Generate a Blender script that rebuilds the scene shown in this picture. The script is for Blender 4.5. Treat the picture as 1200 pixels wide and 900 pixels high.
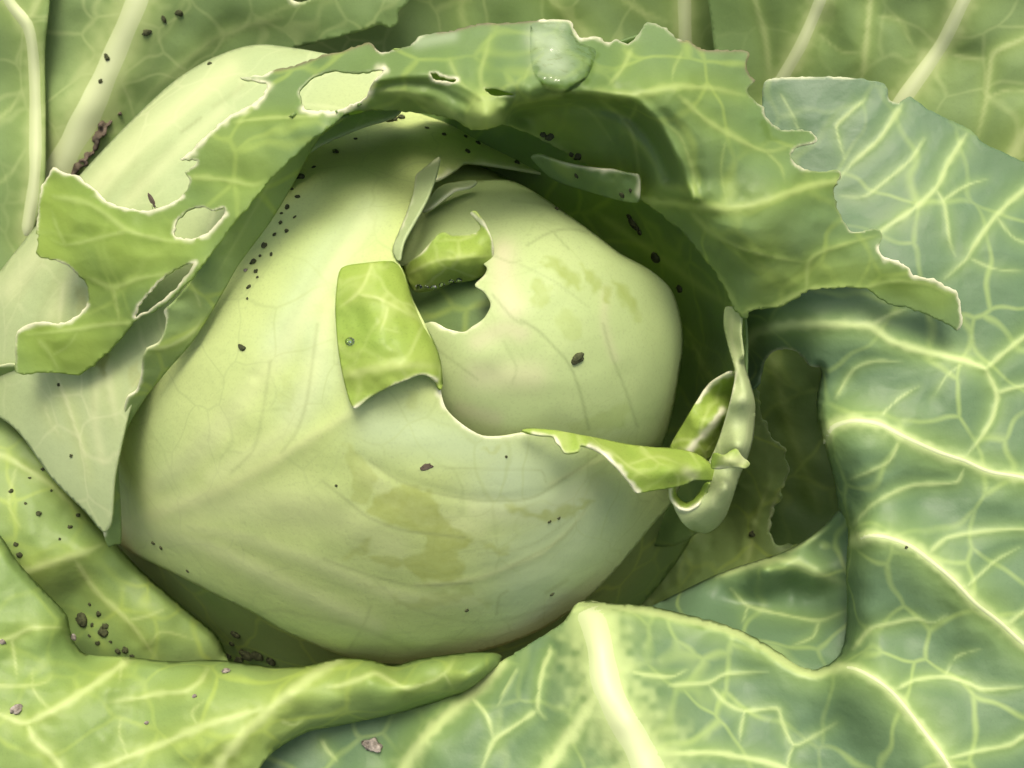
import bpy, math, random
import numpy as np
from mathutils import Matrix, Vector
from mathutils.geometry import delaunay_2d_cdt

for o in list(bpy.data.objects):
    bpy.data.objects.remove(o, do_unlink=True)
scene = bpy.context.scene
COL = scene.collection
random.seed(7)
RNG = np.random.default_rng(7)

# ------------------------------------------------------------------ camera
F = 1280.0            # focal length in photo pixels (photo is 1200 x 900)
DIST = 32.0           # cm from the lens to the plane through the middle of the head
PITCH = math.radians(60)
HEAD_Z = 0.13         # height of the head's middle above the soil, metres
fwd = Vector((0, math.cos(PITCH), -math.sin(PITCH)))
up = Vector((0, math.sin(PITCH), math.cos(PITCH)))
right = Vector((1, 0, 0))
cam_loc = Vector((0, 0, HEAD_Z)) - fwd * (DIST * 0.01)
cam = bpy.data.cameras.new('camera')
cam.lens = 36.0 * F / 1200.0
cam.sensor_width = 36.0
cam.clip_start = 0.005
cam.clip_end = 50.0
cam.dof.use_dof = True
cam.dof.focus_distance = 0.262
cam.dof.aperture_fstop = 28.0
cam_o = bpy.data.objects.new('camera', cam)
COL.objects.link(cam_o)
R3 = Matrix((right, up, -fwd)).transposed()
cam_o.matrix_world = Matrix.Translation(cam_loc) @ R3.to_4x4()
scene.camera = cam_o

# ------------------------------------------------------------------ light
SUN_EL = math.radians(80)
SUN_AZ = math.radians(5)     # from +Y (away from the viewer), negative = to the left
world = bpy.data.worlds.new('World')
scene.world = world
world.use_nodes = True
wn = world.node_tree
bg = wn.nodes['Background']
sky = wn.nodes.new('ShaderNodeTexSky')
sky.sky_type = 'NISHITA'
sky.sun_disc = False
sky.sun_elevation = SUN_EL
sky.sun_rotation = SUN_AZ
sky.air_density = 1.0
sky.dust_density = 9.0
sky.ozone_density = 0.2
wn.links.new(sky.outputs[0], bg.inputs[0])
bg.inputs[1].default_value = 0.15
sun = bpy.data.lights.new('sun', 'SUN')
sun.energy = 1.5
sun.angle = math.radians(24)
sun.color = (1.0, 0.96, 0.88)
sun_o = bpy.data.objects.new('sun', sun)
COL.objects.link(sun_o)
sd = Vector((math.sin(SUN_AZ) * math.cos(SUN_EL), math.cos(SUN_AZ) * math.cos(SUN_EL), math.sin(SUN_EL)))
sun_o.rotation_euler = (-sd).to_track_quat('-Z', 'Y').to_euler()
sun_o.location = sd * 2.0
scene.view_settings.view_transform = 'Standard'
scene.view_settings.look = 'None'
scene.view_settings.exposure = 0.54
scene.view_settings.gamma = 1.0
scene.cycles.use_adaptive_sampling = True
scene.cycles.adaptive_threshold = 0.02
scene.cycles.max_bounces = 8
scene.cycles.diffuse_bounces = 6
scene.cycles.transmission_bounces = 5
scene.cycles.transparent_max_bounces = 8

# ------------------------------------------------------------------ geometry helpers
CAMV = np.array(cam_loc)
RV, UV_, FV = np.array(right), np.array(up), np.array(fwd)

def to_world(x, y, h):
    """photo pixel + height towards the lens (cm) -> metres"""
    d = (DIST - np.asarray(h, float)) * 0.01
    X = (np.asarray(x, float) - 600.0) / F * d
    Y = -(np.asarray(y, float) - 450.0) / F * d
    return CAMV + X[..., None] * RV + Y[..., None] * UV_ + d[..., None] * FV

def smooth_line(pts, closed=False, n=4):
    P = np.array(pts, float)
    if closed:
        Q = np.vstack([P[-1], P, P[0], P[1]])
    else:
        Q = np.vstack([2 * P[0] - P[1], P, 2 * P[-1] - P[-2]])
    out = []
    for i in range(1, len(Q) - 2):
        p0, p1, p2, p3 = Q[i - 1], Q[i], Q[i + 1], Q[i + 2]
        L = np.linalg.norm(p2 - p1)
        k0 = min(1.0, 1.0 * np.linalg.norm(p1 - p0) / (L + 1e-6)) if L > 0 else 1
        for t in np.linspace(0, 1, n, endpoint=False):
            m1 = 0.42 * (p2 - p0); m2 = 0.42 * (p3 - p1)
            s1 = min(1.0, L / (np.linalg.norm(m1) + 1e-6)); s2 = min(1.0, L / (np.linalg.norm(m2) + 1e-6))
            m1 = m1 * s1; m2 = m2 * s2
            a = 2 * t**3 - 3 * t**2 + 1; b = t**3 - 2 * t**2 + t; c = -2 * t**3 + 3 * t**2; d = t**3 - t**2
            out.append(a * p1 + b * m1 + c * p2 + d * m2)
    if not closed:
        out.append(P[-1])
    return np.array(out)

def resample(P, step, closed):
    Q = np.vstack([P, P[:1]]) if closed else P
    seg = np.linalg.norm(np.diff(Q, axis=0), axis=1)
    s = np.concatenate([[0], np.cumsum(seg)])
    n = max(3, int(round(s[-1] / step)))
    t = np.linspace(0, s[-1], n, endpoint=not closed) if not closed else np.linspace(0, s[-1], n, endpoint=False)
    return np.stack([np.interp(t, s, Q[:, 0]), np.interp(t, s, Q[:, 1])], 1)

def in_poly(P, poly):
    x, y = P[:, 0], P[:, 1]
    inside = np.zeros(len(P), bool)
    x1, y1 = poly[:, 0], poly[:, 1]
    x2, y2 = np.roll(x1, -1), np.roll(y1, -1)
    for a, b, c, d in zip(x1, y1, x2, y2):
        m = (b > y) != (d > y)
        if m.any():
            inside ^= m & (x < (c - a) * (y - b) / (d - b + 1e-12) + a)
    return inside

def line_dist(P, line, vals=None, margin=90.0):
    """distance of points to a polyline; also the value interpolated along it"""
    if margin is not None:
        lo = line.min(0) - margin; hi = line.max(0) + margin
        m = ((P >= lo) & (P <= hi)).all(1)
        bb = np.full(len(P), 1e6); vv = np.full(len(P), 1.0 if vals is None else float(np.mean(vals)))
        if m.any():
            bb[m], vv[m] = line_dist(P[m], line, vals, None)
        return bb, vv
    best = np.full(len(P), 1e9); val = np.zeros(len(P))
    A, B = line[:-1], line[1:]
    for i in range(len(A)):
        a, b = A[i], B[i]
        d = b - a
        L2 = d @ d + 1e-9
        t = np.clip(((P - a) @ d) / L2, 0, 1)
        q = P - (a + t[:, None] * d)
        dist = np.hypot(q[:, 0], q[:, 1])
        m = dist < best
        best[m] = dist[m]
        if vals is not None:
            v = vals[i] + (vals[i + 1] - vals[i]) * t
            val[m] = v[m]
    return best, val

class RBF:
    def __init__(self, ctrl, c=28.0):
        C = np.array(ctrl, float)
        self.P = C[:, :2] / 100.0; self.c = c / 100.0
        n = len(C)
        K = self.k(self.P, self.P) + np.eye(n) * 1e-4
        Pm = np.hstack([np.ones((n, 1)), self.P])
        M = np.zeros((n + 3, n + 3)); M[:n, :n] = K; M[:n, n:] = Pm; M[n:, :n] = Pm.T
        r = np.zeros(n + 3); r[:n] = C[:, 2]
        self.w = np.linalg.solve(M, r)
    def k(self, A, B):
        d2 = ((A[:, None, :] - B[None, :, :])**2).sum(-1)
        return -np.sqrt(d2 + self.c**2)
    def __call__(self, P):
        P = np.asarray(P, float) / 100.0
        return self.k(P, self.P) @ self.w[:-3] + self.w[-3] + P @ self.w[-2:]

_NG = [np.random.default_rng(k).standard_normal((64, 64)) for k in range(4)]
def vnoise(x, y, k=0):
    G = _NG[k % 4]
    xi = np.floor(x).astype(int); yi = np.floor(y).astype(int)
    fx = x - xi; fy = y - yi
    fx = fx * fx * (3 - 2 * fx); fy = fy * fy * (3 - 2 * fy)
    g = lambda a, b: G[a % 64, b % 64]
    return ((g(xi, yi) * (1 - fx) + g(xi + 1, yi) * fx) * (1 - fy) + (g(xi, yi + 1) * (1 - fx) + g(xi + 1, yi + 1) * fx) * fy)

def ellipsoid(cx, cy, rx, ry, hz, h0=0.0, p=2.0):
    def f(P):
        r = (np.abs((P[:, 0] - cx) / rx)**p + np.abs((P[:, 1] - cy) / ry)**p)
        s = 0.5 * ((1 - r) + np.sqrt((1 - r)**2 + 0.006))
        return h0 + hz * np.sqrt(s) - np.clip(r - 1, 0, None)**1.3 * hz * 1.2
    return f

PLANT = bpy.data.objects.new('cabbage_plant', None)
PLANT.empty_display_size = 0.05
COL.objects.link(PLANT)
PO = Vector((0.0, 0.0, 0.0))
PLANT.location = PO
PLANT['label'] = 'large pale green cabbage with holes eaten in its leaves'
PLANT['category'] = 'cabbage'

SHEETS = {}
def link_mesh(name, verts, faces, mats, parent=None, smooth=True):
    me = bpy.data.meshes.new(name)
    verts = np.asarray(verts, np.float32)
    me.vertices.add(len(verts)); me.vertices.foreach_set('co', verts.ravel())
    lens = np.array([len(f) for f in faces], np.int32)
    loops = np.concatenate([np.asarray(f, np.int32) for f in faces]) if not isinstance(faces, np.ndarray) else faces.astype(np.int32).ravel()
    me.loops.add(len(loops)); me.loops.foreach_set('vertex_index', loops)
    me.polygons.add(len(lens))
    me.polygons.foreach_set('loop_start', np.concatenate([[0], np.cumsum(lens)[:-1]]).astype(np.int32))
    me.polygons.foreach_set('loop_total', lens)
    me.update(calc_edges=True)
    me.validate()
    if smooth:
        me.polygons.foreach_set('use_smooth', np.ones(len(me.polygons), bool))
    for m in mats:
        me.materials.append(m)
    o = bpy.data.objects.new(name, me)
    COL.objects.link(o)
    if parent is not None:
        o.parent = parent
    return o

def add_attr(o, name, arr):
    a = o.data.attributes.new(name, 'FLOAT', 'POINT')
    a.data.foreach_set('value', np.asarray(arr, np.float32))

def vein_at(Q, L, T, st, w0, w1):
    d, t = line_dist(Q, L, T)
    fd = np.ones(len(Q)) if st >= 0.85 else np.clip((t + 0.02) / 0.08, 0.5, 1) * (0.25 + 0.75 * np.clip((1.0 - t) / 0.35, 0.0, 1)**0.8)
    return d, (w0 + (w1 - w0) * t) * (0.5 + 0.5 * fd), fd

def sheet(name, outline, mat, ctrl=None, base=None, holes=(), step=3.0, c=28.0, ridges=(), rolls=(),
          veins=(), edges=(), edge_w=4.0, stains=(), lines=(), pales=(), pucker=0.0, wob=0.03, wob_s=60.0,
          thick=0.06, parent=None, label=None, key=None, rag=0.0, halo_w=3.6, rim=None, post=None, edge_s=1.0, warm=()):
    out = resample(smooth_line(outline, True), step, True)
    hl = [resample(smooth_line(h, True), step, True) for h in holes]
    loops = [out] + hl
    if rag:
        for L in loops:
            L += rag * np.stack([vnoise(L[:, 0] / 4, L[:, 1] / 4, 1), vnoise(L[:, 0] / 4 + 9, L[:, 1] / 4, 2)], 1)
    x0, y0 = out.min(0); x1, y1 = out.max(0)
    gx, gy = np.meshgrid(np.arange(x0, x1, step), np.arange(y0, y1, step * 0.866))
    gx = gx + (np.arange(gx.shape[0]) % 2)[:, None] * step * 0.5
    near = np.zeros(gx.shape, bool)
    for L in loops:
        j0 = np.round((L[:, 1] - y0) / (step * 0.866)).astype(int); i0 = np.round((L[:, 0] - x0) / step).astype(int)
        for dj in (-1, 0, 1):
            for di in (-2, -1, 0, 1):
                j = j0 + dj; i = i0 + di
                m = (j >= 0) & (j < gx.shape[0]) & (i >= 0) & (i < gx.shape[1])
                jj, ii, LL = j[m], i[m], L[m]
                c_ = np.hypot(gx[jj, ii] - LL[:, 0], gy[jj, ii] - LL[:, 1]) < step * 0.62
                near[jj[c_], ii[c_]] = True
    G = np.stack([gx.ravel(), gy.ravel()], 1)[~near.ravel()]
    keep = in_poly(G, out)
    for h in hl:
        keep &= ~in_poly(G, h)
    G = G[keep]
    pts = []; edg = []
    for L in loops:
        n0 = len(pts)
        pts += [Vector((p[0], -p[1])) for p in L]
        edg += [(n0 + i, n0 + (i + 1) % len(L)) for i in range(len(L))]
    pts += [Vector((p[0], -p[1])) for p in G]
    V2, E2, F2, *_ = delaunay_2d_cdt(pts, edg, [], 0, 1e-4, False)
    P = np.array([(v[0], -v[1]) for v in V2])
    T = np.array([f for f in F2 if len(f) == 3], int)
    cen = P[T].mean(1)
    ok = in_poly(cen, out)
    for h in hl:
        ok &= ~in_poly(cen, h)
    T = T[ok]
    a = P[T[:, 1]] - P[T[:, 0]]; b = P[T[:, 2]] - P[T[:, 0]]
    cr = a[:, 0] * b[:, 1] - a[:, 1] * b[:, 0]
    T = T[np.abs(cr) > 1e-4]; cr = cr[np.abs(cr) > 1e-4]
    T[cr > 0] = T[cr > 0][:, ::-1]

    rb = RBF(ctrl, c) if ctrl is not None else None
    vl = []
    for v in veins:                      # (polyline, w0, w1, strength)
        L = smooth_line(v[0], False, 4)
        s = np.concatenate([[0], np.cumsum(np.linalg.norm(np.diff(L, axis=0), axis=1))])
        vl.append((L, s / max(s[-1], 1e-6), v[3] if len(v) > 3 else 1.0, v[4] if len(v) > 4 else 0.0, v[1], v[2]))
    rl = [(smooth_line(r[0], False, 4), r[1], r[2]) for r in ridges]
    ro = []
    for r in rolls:
        ln = smooth_line(r[0], False, 4)
        i = int(np.argmin(((out - ln[0])**2).sum(1))); j = int(np.argmin(((out - ln[-1])**2).sum(1)))
        n_ = len(out)
        p1 = out[np.arange(i, i + (j - i) % n_ + 1) % n_]; p2 = out[np.arange(j, j + (i - j) % n_ + 1) % n_]
        e1 = np.mean(line_dist(p1, ln, None, None)[0]); e2 = np.mean(line_dist(p2, ln, None, None)[0])
        ro.append((p1 if e1 < e2 else p2, r[1], r[2]))

    def height(Q, det=True):
        Q = np.asarray(Q, float)
        h = np.zeros(len(Q))
        if base is not None: h += base(Q)
        if rb is not None: h += rb(Q)
        if post is not None: h = post(Q, h)
        for L, w, amp in rl:
            d, _ = line_dist(Q, L)
            h += amp * np.exp(-(d / w)**2)
        for L, r, amp in ro:
            d, _ = line_dist(Q, L)
            u = np.clip(1 - d / r, 0, 1)
            h -= amp * u**2.6
        if wob:
            h += wob * vnoise(Q[:, 0] / wob_s, Q[:, 1] / wob_s, 0) + 0.45 * wob * vnoise(Q[:, 0] / wob_s * 2.3 + 5, Q[:, 1] / wob_s * 2.3, 1)
        vd = np.full(len(Q), 1e9)
        for L, W, st, amp, w0, w1 in vl:
            d, w, fd = vein_at(Q, L, W, st, w0, w1)
            vd = np.minimum(vd, d - w * 0.5)
            if amp: h += 0.6 * amp * fd * np.exp(-(d / (0.7 * w + 1.0))**2)
        if pucker and vl:
            h += pucker * (1 - np.exp(-(np.clip(vd, 0, None) / 20.0)**1.5))
        return h

    h = height(P)
    W = to_world(P[:, 0], P[:, 1], h) - np.array(PO)
    mats = [mat] + ([rim] if rim else [])
    o = link_mesh(name, W, T, mats, parent if parent is not None else PLANT)
    vein = np.zeros(len(P)); halo = np.zeros(len(P))
    for L, W_, st, amp, w0, w1 in vl:
        d, w, fd = vein_at(P, L, W_, st, w0, w1)
        wj = w * (1.0 + 0.22 * vnoise(P[:, 0] / 9, P[:, 1] / 9, 2))
        vein = np.maximum(vein, 0.95 * st * fd * np.exp(-np.clip(d / (0.52 * np.maximum(wj, 1.0)), 0, 9)**2.2))
        halo = np.maximum(halo, min(1.0, st * 1.1) * fd**0.5 * np.exp(-np.clip(d / np.minimum(halo_w * np.maximum(w, 2.0) * 0.5 + 4, np.maximum(30.0, 0.75 * w)), 0, 9)**1.6))
    add_attr(o, 'vein', vein); add_attr(o, 'halo', halo)
    ed = np.zeros(len(P))  # pale bite margin; sun on cut faces is painted in with it
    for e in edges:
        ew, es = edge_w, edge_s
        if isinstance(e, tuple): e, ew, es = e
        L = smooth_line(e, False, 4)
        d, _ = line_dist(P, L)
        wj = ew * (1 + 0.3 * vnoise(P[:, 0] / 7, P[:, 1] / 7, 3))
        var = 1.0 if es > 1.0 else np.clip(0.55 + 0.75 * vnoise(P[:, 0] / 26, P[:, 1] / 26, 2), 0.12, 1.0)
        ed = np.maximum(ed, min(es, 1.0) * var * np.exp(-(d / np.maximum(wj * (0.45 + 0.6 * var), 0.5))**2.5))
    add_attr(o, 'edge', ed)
    st_ = np.zeros(len(P))
    for s in stains:                     # (polygon, strength)
        Q = smooth_line(s[0], True, 3)
        jx = P + 3.0 * np.stack([vnoise(P[:, 0] / 8, P[:, 1] / 8, 1), vnoise(P[:, 0] / 8 + 3, P[:, 1] / 8, 2)], 1)
        d, _ = line_dist(jx, np.vstack([Q, Q[:1]]))
        sg = np.where(in_poly(jx, Q), d, -d)
        st_ = np.maximum(st_, s[1] * np.clip(0.5 + sg / 5.0, 0, 1))
    add_attr(o, 'stain', st_)
    dk = np.zeros(len(P))
    for l in lines:                      # (polyline, width, strength)
        d, _ = line_dist(P, smooth_line(l[0], False, 4))
        dk = np.maximum(dk, l[2] * np.exp(-(d / l[1])**2))
    add_attr(o, 'line', dk)
    pl = np.zeros(len(P))
    for l in pales:
        d, _ = line_dist(P, smooth_line(l[0], False, 4))
        pl = np.maximum(pl, l[2] * np.exp(-(d / l[1])**2))
    add_attr(o, 'pale', pl)
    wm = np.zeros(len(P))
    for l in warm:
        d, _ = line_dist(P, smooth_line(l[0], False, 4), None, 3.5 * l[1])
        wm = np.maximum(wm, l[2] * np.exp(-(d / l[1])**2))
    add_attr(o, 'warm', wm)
    if thick:
        m = o.modifiers.new('thickness', 'SOLIDIFY')
        m.thickness = thick * 0.01
        m.offset = -1.0
        m.use_even_offset = False
        if rim:
            m.material_offset_rim = 1
    if label: o['label'] = label
    SHEETS[key or name] = dict(obj=o, h=height)
    return o

def rib(parent_key, line, w0, w1, amp, mat, name='midrib', lift=0.0, label=None):
    """a raised rib lying along a leaf: a swept low bump whose sides sink into the blade"""
    S = SHEETS[parent_key]
    L = resample(smooth_line(line, False, 5), 5.0, False)
    n = len(L)
    tg = np.gradient(L, axis=0); tg /= np.linalg.norm(tg, axis=1)[:, None] + 1e-9
    nr = np.stack([-tg[:, 1], tg[:, 0]], 1)
    wd = np.linspace(w0, w1, n) * (1 + 0.05 * vnoise(np.arange(n) / 6.0, np.zeros(n), 1))
    us = np.linspace(-1, 1, 13)
    verts = []
    endf = np.clip(np.minimum(np.arange(n), np.arange(n)[::-1]) / 2.5, 0.0, 1.0)**0.5
    for i, u in enumerate(us):
        Q = L + nr * (u * wd * 0.5 * (0.3 + 0.7 * endf))[:, None]
        h = S['h'](Q) + lift + amp * (wd / max(w0, w1)) * endf * (1 - abs(u)**2)**1.5 + 0.004 - 0.012 * abs(u)**2 - 0.05 * (1 - endf)
        verts.append(to_world(Q[:, 0], Q[:, 1], h) - np.array(PO))
    V = np.stack(verts, 1).reshape(-1, 3)
    k = len(us)
    fs = []
    for i in range(n - 1):
        for j in range(k - 1):
            a = i * k + j
            fs.append((a, a + 1, a + k + 1, a + k))
    fs = np.array(fs)
    o = link_mesh(name, V, fs, [mat], S['obj'])
    # make it face the lens
    me = o.data
    p = me.polygons[len(me.polygons) // 2]
    if p.normal.dot(Vector(FV)) > 0:
        me.flip_normals()
    add_attr(o, 'u', np.tile(np.abs(us), n))
    m = o.modifiers.new('thickness', 'SOLIDIFY'); m.thickness = 0.0006; m.offset = -1
    if label: o['label'] = label
    return o

# ------------------------------------------------------------------ materials
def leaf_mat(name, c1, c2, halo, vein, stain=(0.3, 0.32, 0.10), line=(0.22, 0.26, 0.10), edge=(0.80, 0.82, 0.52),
             pale=(0.62, 0.66, 0.38), net=0.25, net_scale=90.0, net_w=0.05, net_col=None, trans=0.25, trans_col=None,
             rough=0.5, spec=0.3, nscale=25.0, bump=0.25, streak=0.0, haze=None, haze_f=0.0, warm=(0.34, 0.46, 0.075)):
    yel = lambda c: tuple((min(1.0, c[0] * 0.99), c[1], c[2] * 0.90)) if c else c     # cabbage pigment leans to yellow
    c1, c2, halo, vein, stain, pale, net_col, haze = map(yel, (c1, c2, halo, vein, stain, pale, net_col, haze))
    m = bpy.data.materials.new(name)
    m.use_nodes = True
    nt = m.node_tree; N = nt.nodes; L = nt.links
    pb = N['Principled BSDF']; out = N['Material Output']
    tc = N.new('ShaderNodeTexCoord')
    def noise(scale, detail=4, rough_=0.55, dist=0.0):
        n = N.new('ShaderNodeTexNoise'); n.inputs['Scale'].default_value = scale
        n.inputs['Detail'].default_value = detail; n.inputs['Roughness'].default_value = rough_
        n.inputs['Distortion'].default_value = dist
        L.new(tc.outputs['Object'], n.inputs['Vector']); return n.outputs['Fac']
    def ramp(inp, a, b):
        r = N.new('ShaderNodeMapRange'); r.interpolation_type = 'SMOOTHSTEP'
        r.inputs['From Min'].default_value = a; r.inputs['From Max'].default_value = b
        L.new(inp, r.inputs['Value']); return r.outputs['Result']
    def mul(a, b):
        r = N.new('ShaderNodeMath'); r.operation = 'MULTIPLY'
        for s, v in ((0, a), (1, b)):
            if isinstance(v, (int, float)): r.inputs[s].default_value = v
            else: L.new(v, r.inputs[s])
        return r.outputs[0]
    def madd(a, b, c):
        r = N.new('ShaderNodeMath'); r.operation = 'MULTIPLY_ADD'
        for s, v in ((0, a), (1, b), (2, c)):
            if isinstance(v, (int, float)): r.inputs[s].default_value = v
            else: L.new(v, r.inputs[s])
        return r.outputs[0]
    def mix(a, b, f):
        r = N.new('ShaderNodeMix'); r.data_type = 'RGBA'
        for s, v in ((6, a), (7, b)):
            if isinstance(v, tuple): r.inputs[s].default_value = (*v, 1)
            else: L.new(v, r.inputs[s])
        if isinstance(f, (int, float)): r.inputs[0].default_value = f
        else: L.new(f, r.inputs[0])
        return r.outputs[2]
    def attr(n):
        a = N.new('ShaderNodeAttribute'); a.attribute_name = n; return a.outputs['Fac']
    big = noise(nscale, 3, 0.6)
    col = mix(c1, c2, ramp(big, 0.32, 0.68))
    fine = noise(420, 2, 0.6)
    col = mix(col, mix(col, tuple(0.72 * v for v in c2), ramp(fine, 0.45, 0.75)), 0.2)
    speck = noise(1700, 1, 0.5)
    col = mix(col, mix(col, (0.0, 0.0, 0.0), 1.0), mul(ramp(speck, 0.50, 0.80), 0.16))
    if haze:
        wax = noise(nscale * 0.45, 3, 0.65)
        col = mix(col, haze, madd(ramp(wax, 0.25, 0.78), 0.5 * haze_f, 0.4 * haze_f))
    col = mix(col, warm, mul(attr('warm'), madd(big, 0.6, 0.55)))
    col = mix(col, halo, mul(attr('halo'), madd(big, 0.7, 0.35)))
    # fine net of small veins
    wv = N.new('ShaderNodeTexNoise'); wv.inputs['Scale'].default_value = net_scale * 0.7; wv.inputs['Detail'].default_value = 2
    L.new(tc.outputs['Object'], wv.inputs['Vector'])
    va = N.new('ShaderNodeVectorMath'); va.operation = 'MULTIPLY_ADD'
    L.new(wv.outputs['Color'], va.inputs[0]); va.inputs[1].default_value = (0.9 / net_scale,) * 3
    L.new(tc.outputs['Object'], va.inputs[2])
    vo = N.new('ShaderNodeTexVoronoi'); vo.feature = 'DISTANCE_TO_EDGE'; vo.inputs['Scale'].default_value = net_scale
    L.new(va.outputs[0], vo.inputs['Vector'])
    netm = ramp(vo.outputs['Distance'], net_w, 0.0)
    vis = ramp(big, 0.35, 0.65)
    netf = mul(netm, mul(madd(vis, 0.8, 0.2), net))
    col = mix(col, net_col or vein, netf)
    if streak:
        col = mix(col, pale, mul(ramp(noise(nscale * 3, 3, 0.5, 2.5), 0.5, 0.75), streak))
    col = mix(col, pale, attr('pale'))
    col = mix(col, vein, attr('vein'))
    col = mix(col, stain, mul(attr('stain'), madd(fine, 0.8, 0.5)))
    col = mix(col, line, attr('line'))
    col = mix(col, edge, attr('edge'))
    L.new(col, pb.inputs['Base Color'])
    rr = madd(big, 0.25, rough - 0.12)
    L.new(rr, pb.inputs['Roughness'])
    pb.inputs['Specular IOR Level'].default_value = spec
    bp = N.new('ShaderNodeBump'); bp.inputs['Strength'].default_value = bump; bp.inputs['Distance'].default_value = 0.0012
    hsum = madd(fine, 0.22, mul(noise(130, 2, 0.6), 0.6))
    L.new(hsum, bp.inputs['Height'])
    L.new(bp.outputs[0], pb.inputs['Normal'])
    tr = N.new('ShaderNodeBsdfTranslucent')
    tcol = mix(col, trans_col or (0.45, 0.62, 0.08), 0.55)
    L.new(tcol, tr.inputs['Color']); L.new(bp.outputs[0], tr.inputs['Normal'])
    ms = N.new('ShaderNodeMixShader'); ms.inputs[0].default_value = trans
    L.new(pb.outputs[0], ms.inputs[1]); L.new(tr.outputs[0], ms.inputs[2])
    L.new(ms.outputs[0], out.inputs['Surface'])
    return m

def simple_mat(name, c1, c2, rough=0.8, scale=300.0, spec=0.2, trans=0.0, bump=0.4):
    m = bpy.data.materials.new(name); m.use_nodes = True
    nt = m.node_tree; N = nt.nodes; L = nt.links; pb = N['Principled BSDF']
    tc = N.new('ShaderNodeTexCoord'); n = N.new('ShaderNodeTexNoise')
    n.inputs['Scale'].default_value = scale; n.inputs['Detail'].default_value = 5
    L.new(tc.outputs['Object'], n.inputs['Vector'])
    r = N.new('ShaderNodeMix'); r.data_type = 'RGBA'
    r.inputs[6].default_value = (*c1, 1); r.inputs[7].default_value = (*c2, 1)
    mr = N.new('ShaderNodeMapRange'); mr.inputs['From Min'].default_value = 0.3; mr.inputs['From Max'].default_value = 0.7
    L.new(n.outputs['Fac'], mr.inputs['Value']); L.new(mr.outputs[0], r.inputs[0])
    L.new(r.outputs[2], pb.inputs['Base Color'])
    pb.inputs['Roughness'].default_value = rough; pb.inputs['Specular IOR Level'].default_value = spec
    b = N.new('ShaderNodeBump'); b.inputs['Strength'].default_value = bump; b.inputs['Distance'].default_value = 0.001
    L.new(n.outputs['Fac'], b.inputs['Height']); L.new(b.outputs[0], pb.inputs['Normal'])
    if trans:
        tr = N.new('ShaderNodeBsdfTranslucent'); L.new(r.outputs[2], tr.inputs['Color'])
        ms = N.new('ShaderNodeMixShader'); ms.inputs[0].default_value = trans
        L.new(pb.outputs[0], ms.inputs[1]); L.new(tr.outputs[0], ms.inputs[2])
        L.new(ms.outputs[0], N['Material Output'].inputs['Surface'])
    return m

YG = (0.42, 0.50, 0.12)
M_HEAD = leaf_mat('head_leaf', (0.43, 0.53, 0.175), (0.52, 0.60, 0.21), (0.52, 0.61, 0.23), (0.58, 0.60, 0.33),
                  stain=(0.34, 0.40, 0.11), line=(0.25, 0.30, 0.12), net=0.45, net_scale=62, net_w=0.03, net_col=(0.36, 0.44, 0.19), trans=0.18,
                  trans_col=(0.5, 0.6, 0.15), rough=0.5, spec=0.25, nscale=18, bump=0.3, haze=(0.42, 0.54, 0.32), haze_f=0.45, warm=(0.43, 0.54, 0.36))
M_BALL = leaf_mat('inner_head_leaf', (0.40, 0.51, 0.20), (0.46, 0.56, 0.23), (0.48, 0.50, 0.24), (0.56, 0.58, 0.32),
                  stain=(0.30, 0.38, 0.10), line=(0.20, 0.26, 0.10), net=0.4, net_scale=70, net_w=0.03, net_col=(0.34, 0.43, 0.18), trans=0.18, pale=(0.56, 0.50, 0.36),
                  trans_col=(0.5, 0.6, 0.15), rough=0.5, spec=0.25, nscale=22, bump=0.16, haze=(0.42, 0.50, 0.30), haze_f=0.5)
M_WRAP = leaf_mat('wrapper_back', (0.36, 0.44, 0.18), (0.43, 0.50, 0.21), (0.44, 0.51, 0.22), (0.60, 0.64, 0.38),
                  net=0.35, net_scale=60, trans=0.2, rough=0.5, spec=0.25, nscale=20, bump=0.3, haze=(0.40, 0.49, 0.31), haze_f=0.7)
M_FLAP = leaf_mat('flap', (0.26, 0.39, 0.07), (0.34, 0.46, 0.09), (0.42, 0.52, 0.13), (0.55, 0.64, 0.24),
                  edge=(0.86, 0.86, 0.60), net=0.45, net_scale=75, net_w=0.07, trans=0.32, rough=0.45, spec=0.3, nscale=40, bump=0.2)
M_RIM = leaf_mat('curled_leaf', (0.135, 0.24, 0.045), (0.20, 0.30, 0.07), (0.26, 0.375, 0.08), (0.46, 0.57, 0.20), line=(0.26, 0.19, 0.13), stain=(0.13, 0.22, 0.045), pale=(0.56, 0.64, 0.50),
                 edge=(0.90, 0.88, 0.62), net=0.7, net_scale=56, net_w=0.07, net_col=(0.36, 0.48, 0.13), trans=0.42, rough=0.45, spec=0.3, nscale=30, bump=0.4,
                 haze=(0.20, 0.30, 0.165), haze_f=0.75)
M_OUT = leaf_mat('outer_leaf', (0.07, 0.135, 0.048), (0.105, 0.18, 0.075), (0.22, 0.33, 0.09), (0.48, 0.58, 0.26),
                 net=0.6, net_scale=50, net_w=0.055, net_col=(0.32, 0.43, 0.14), trans=0.12, rough=0.48, spec=0.3, nscale=22, bump=0.5,
                 haze=(0.118, 0.195, 0.125), haze_f=0.85)
M_LOW = leaf_mat('lower_leaf', (0.15, 0.25, 0.04), (0.23, 0.33, 0.06), (0.32, 0.42, 0.09), (0.52, 0.61, 0.26),
                 net=0.7, net_scale=54, net_w=0.065, net_col=(0.37, 0.48, 0.11), trans=0.25, rough=0.48, spec=0.3, nscale=22, bump=0.45,
                 haze=(0.27, 0.37, 0.20), haze_f=0.6)
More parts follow.
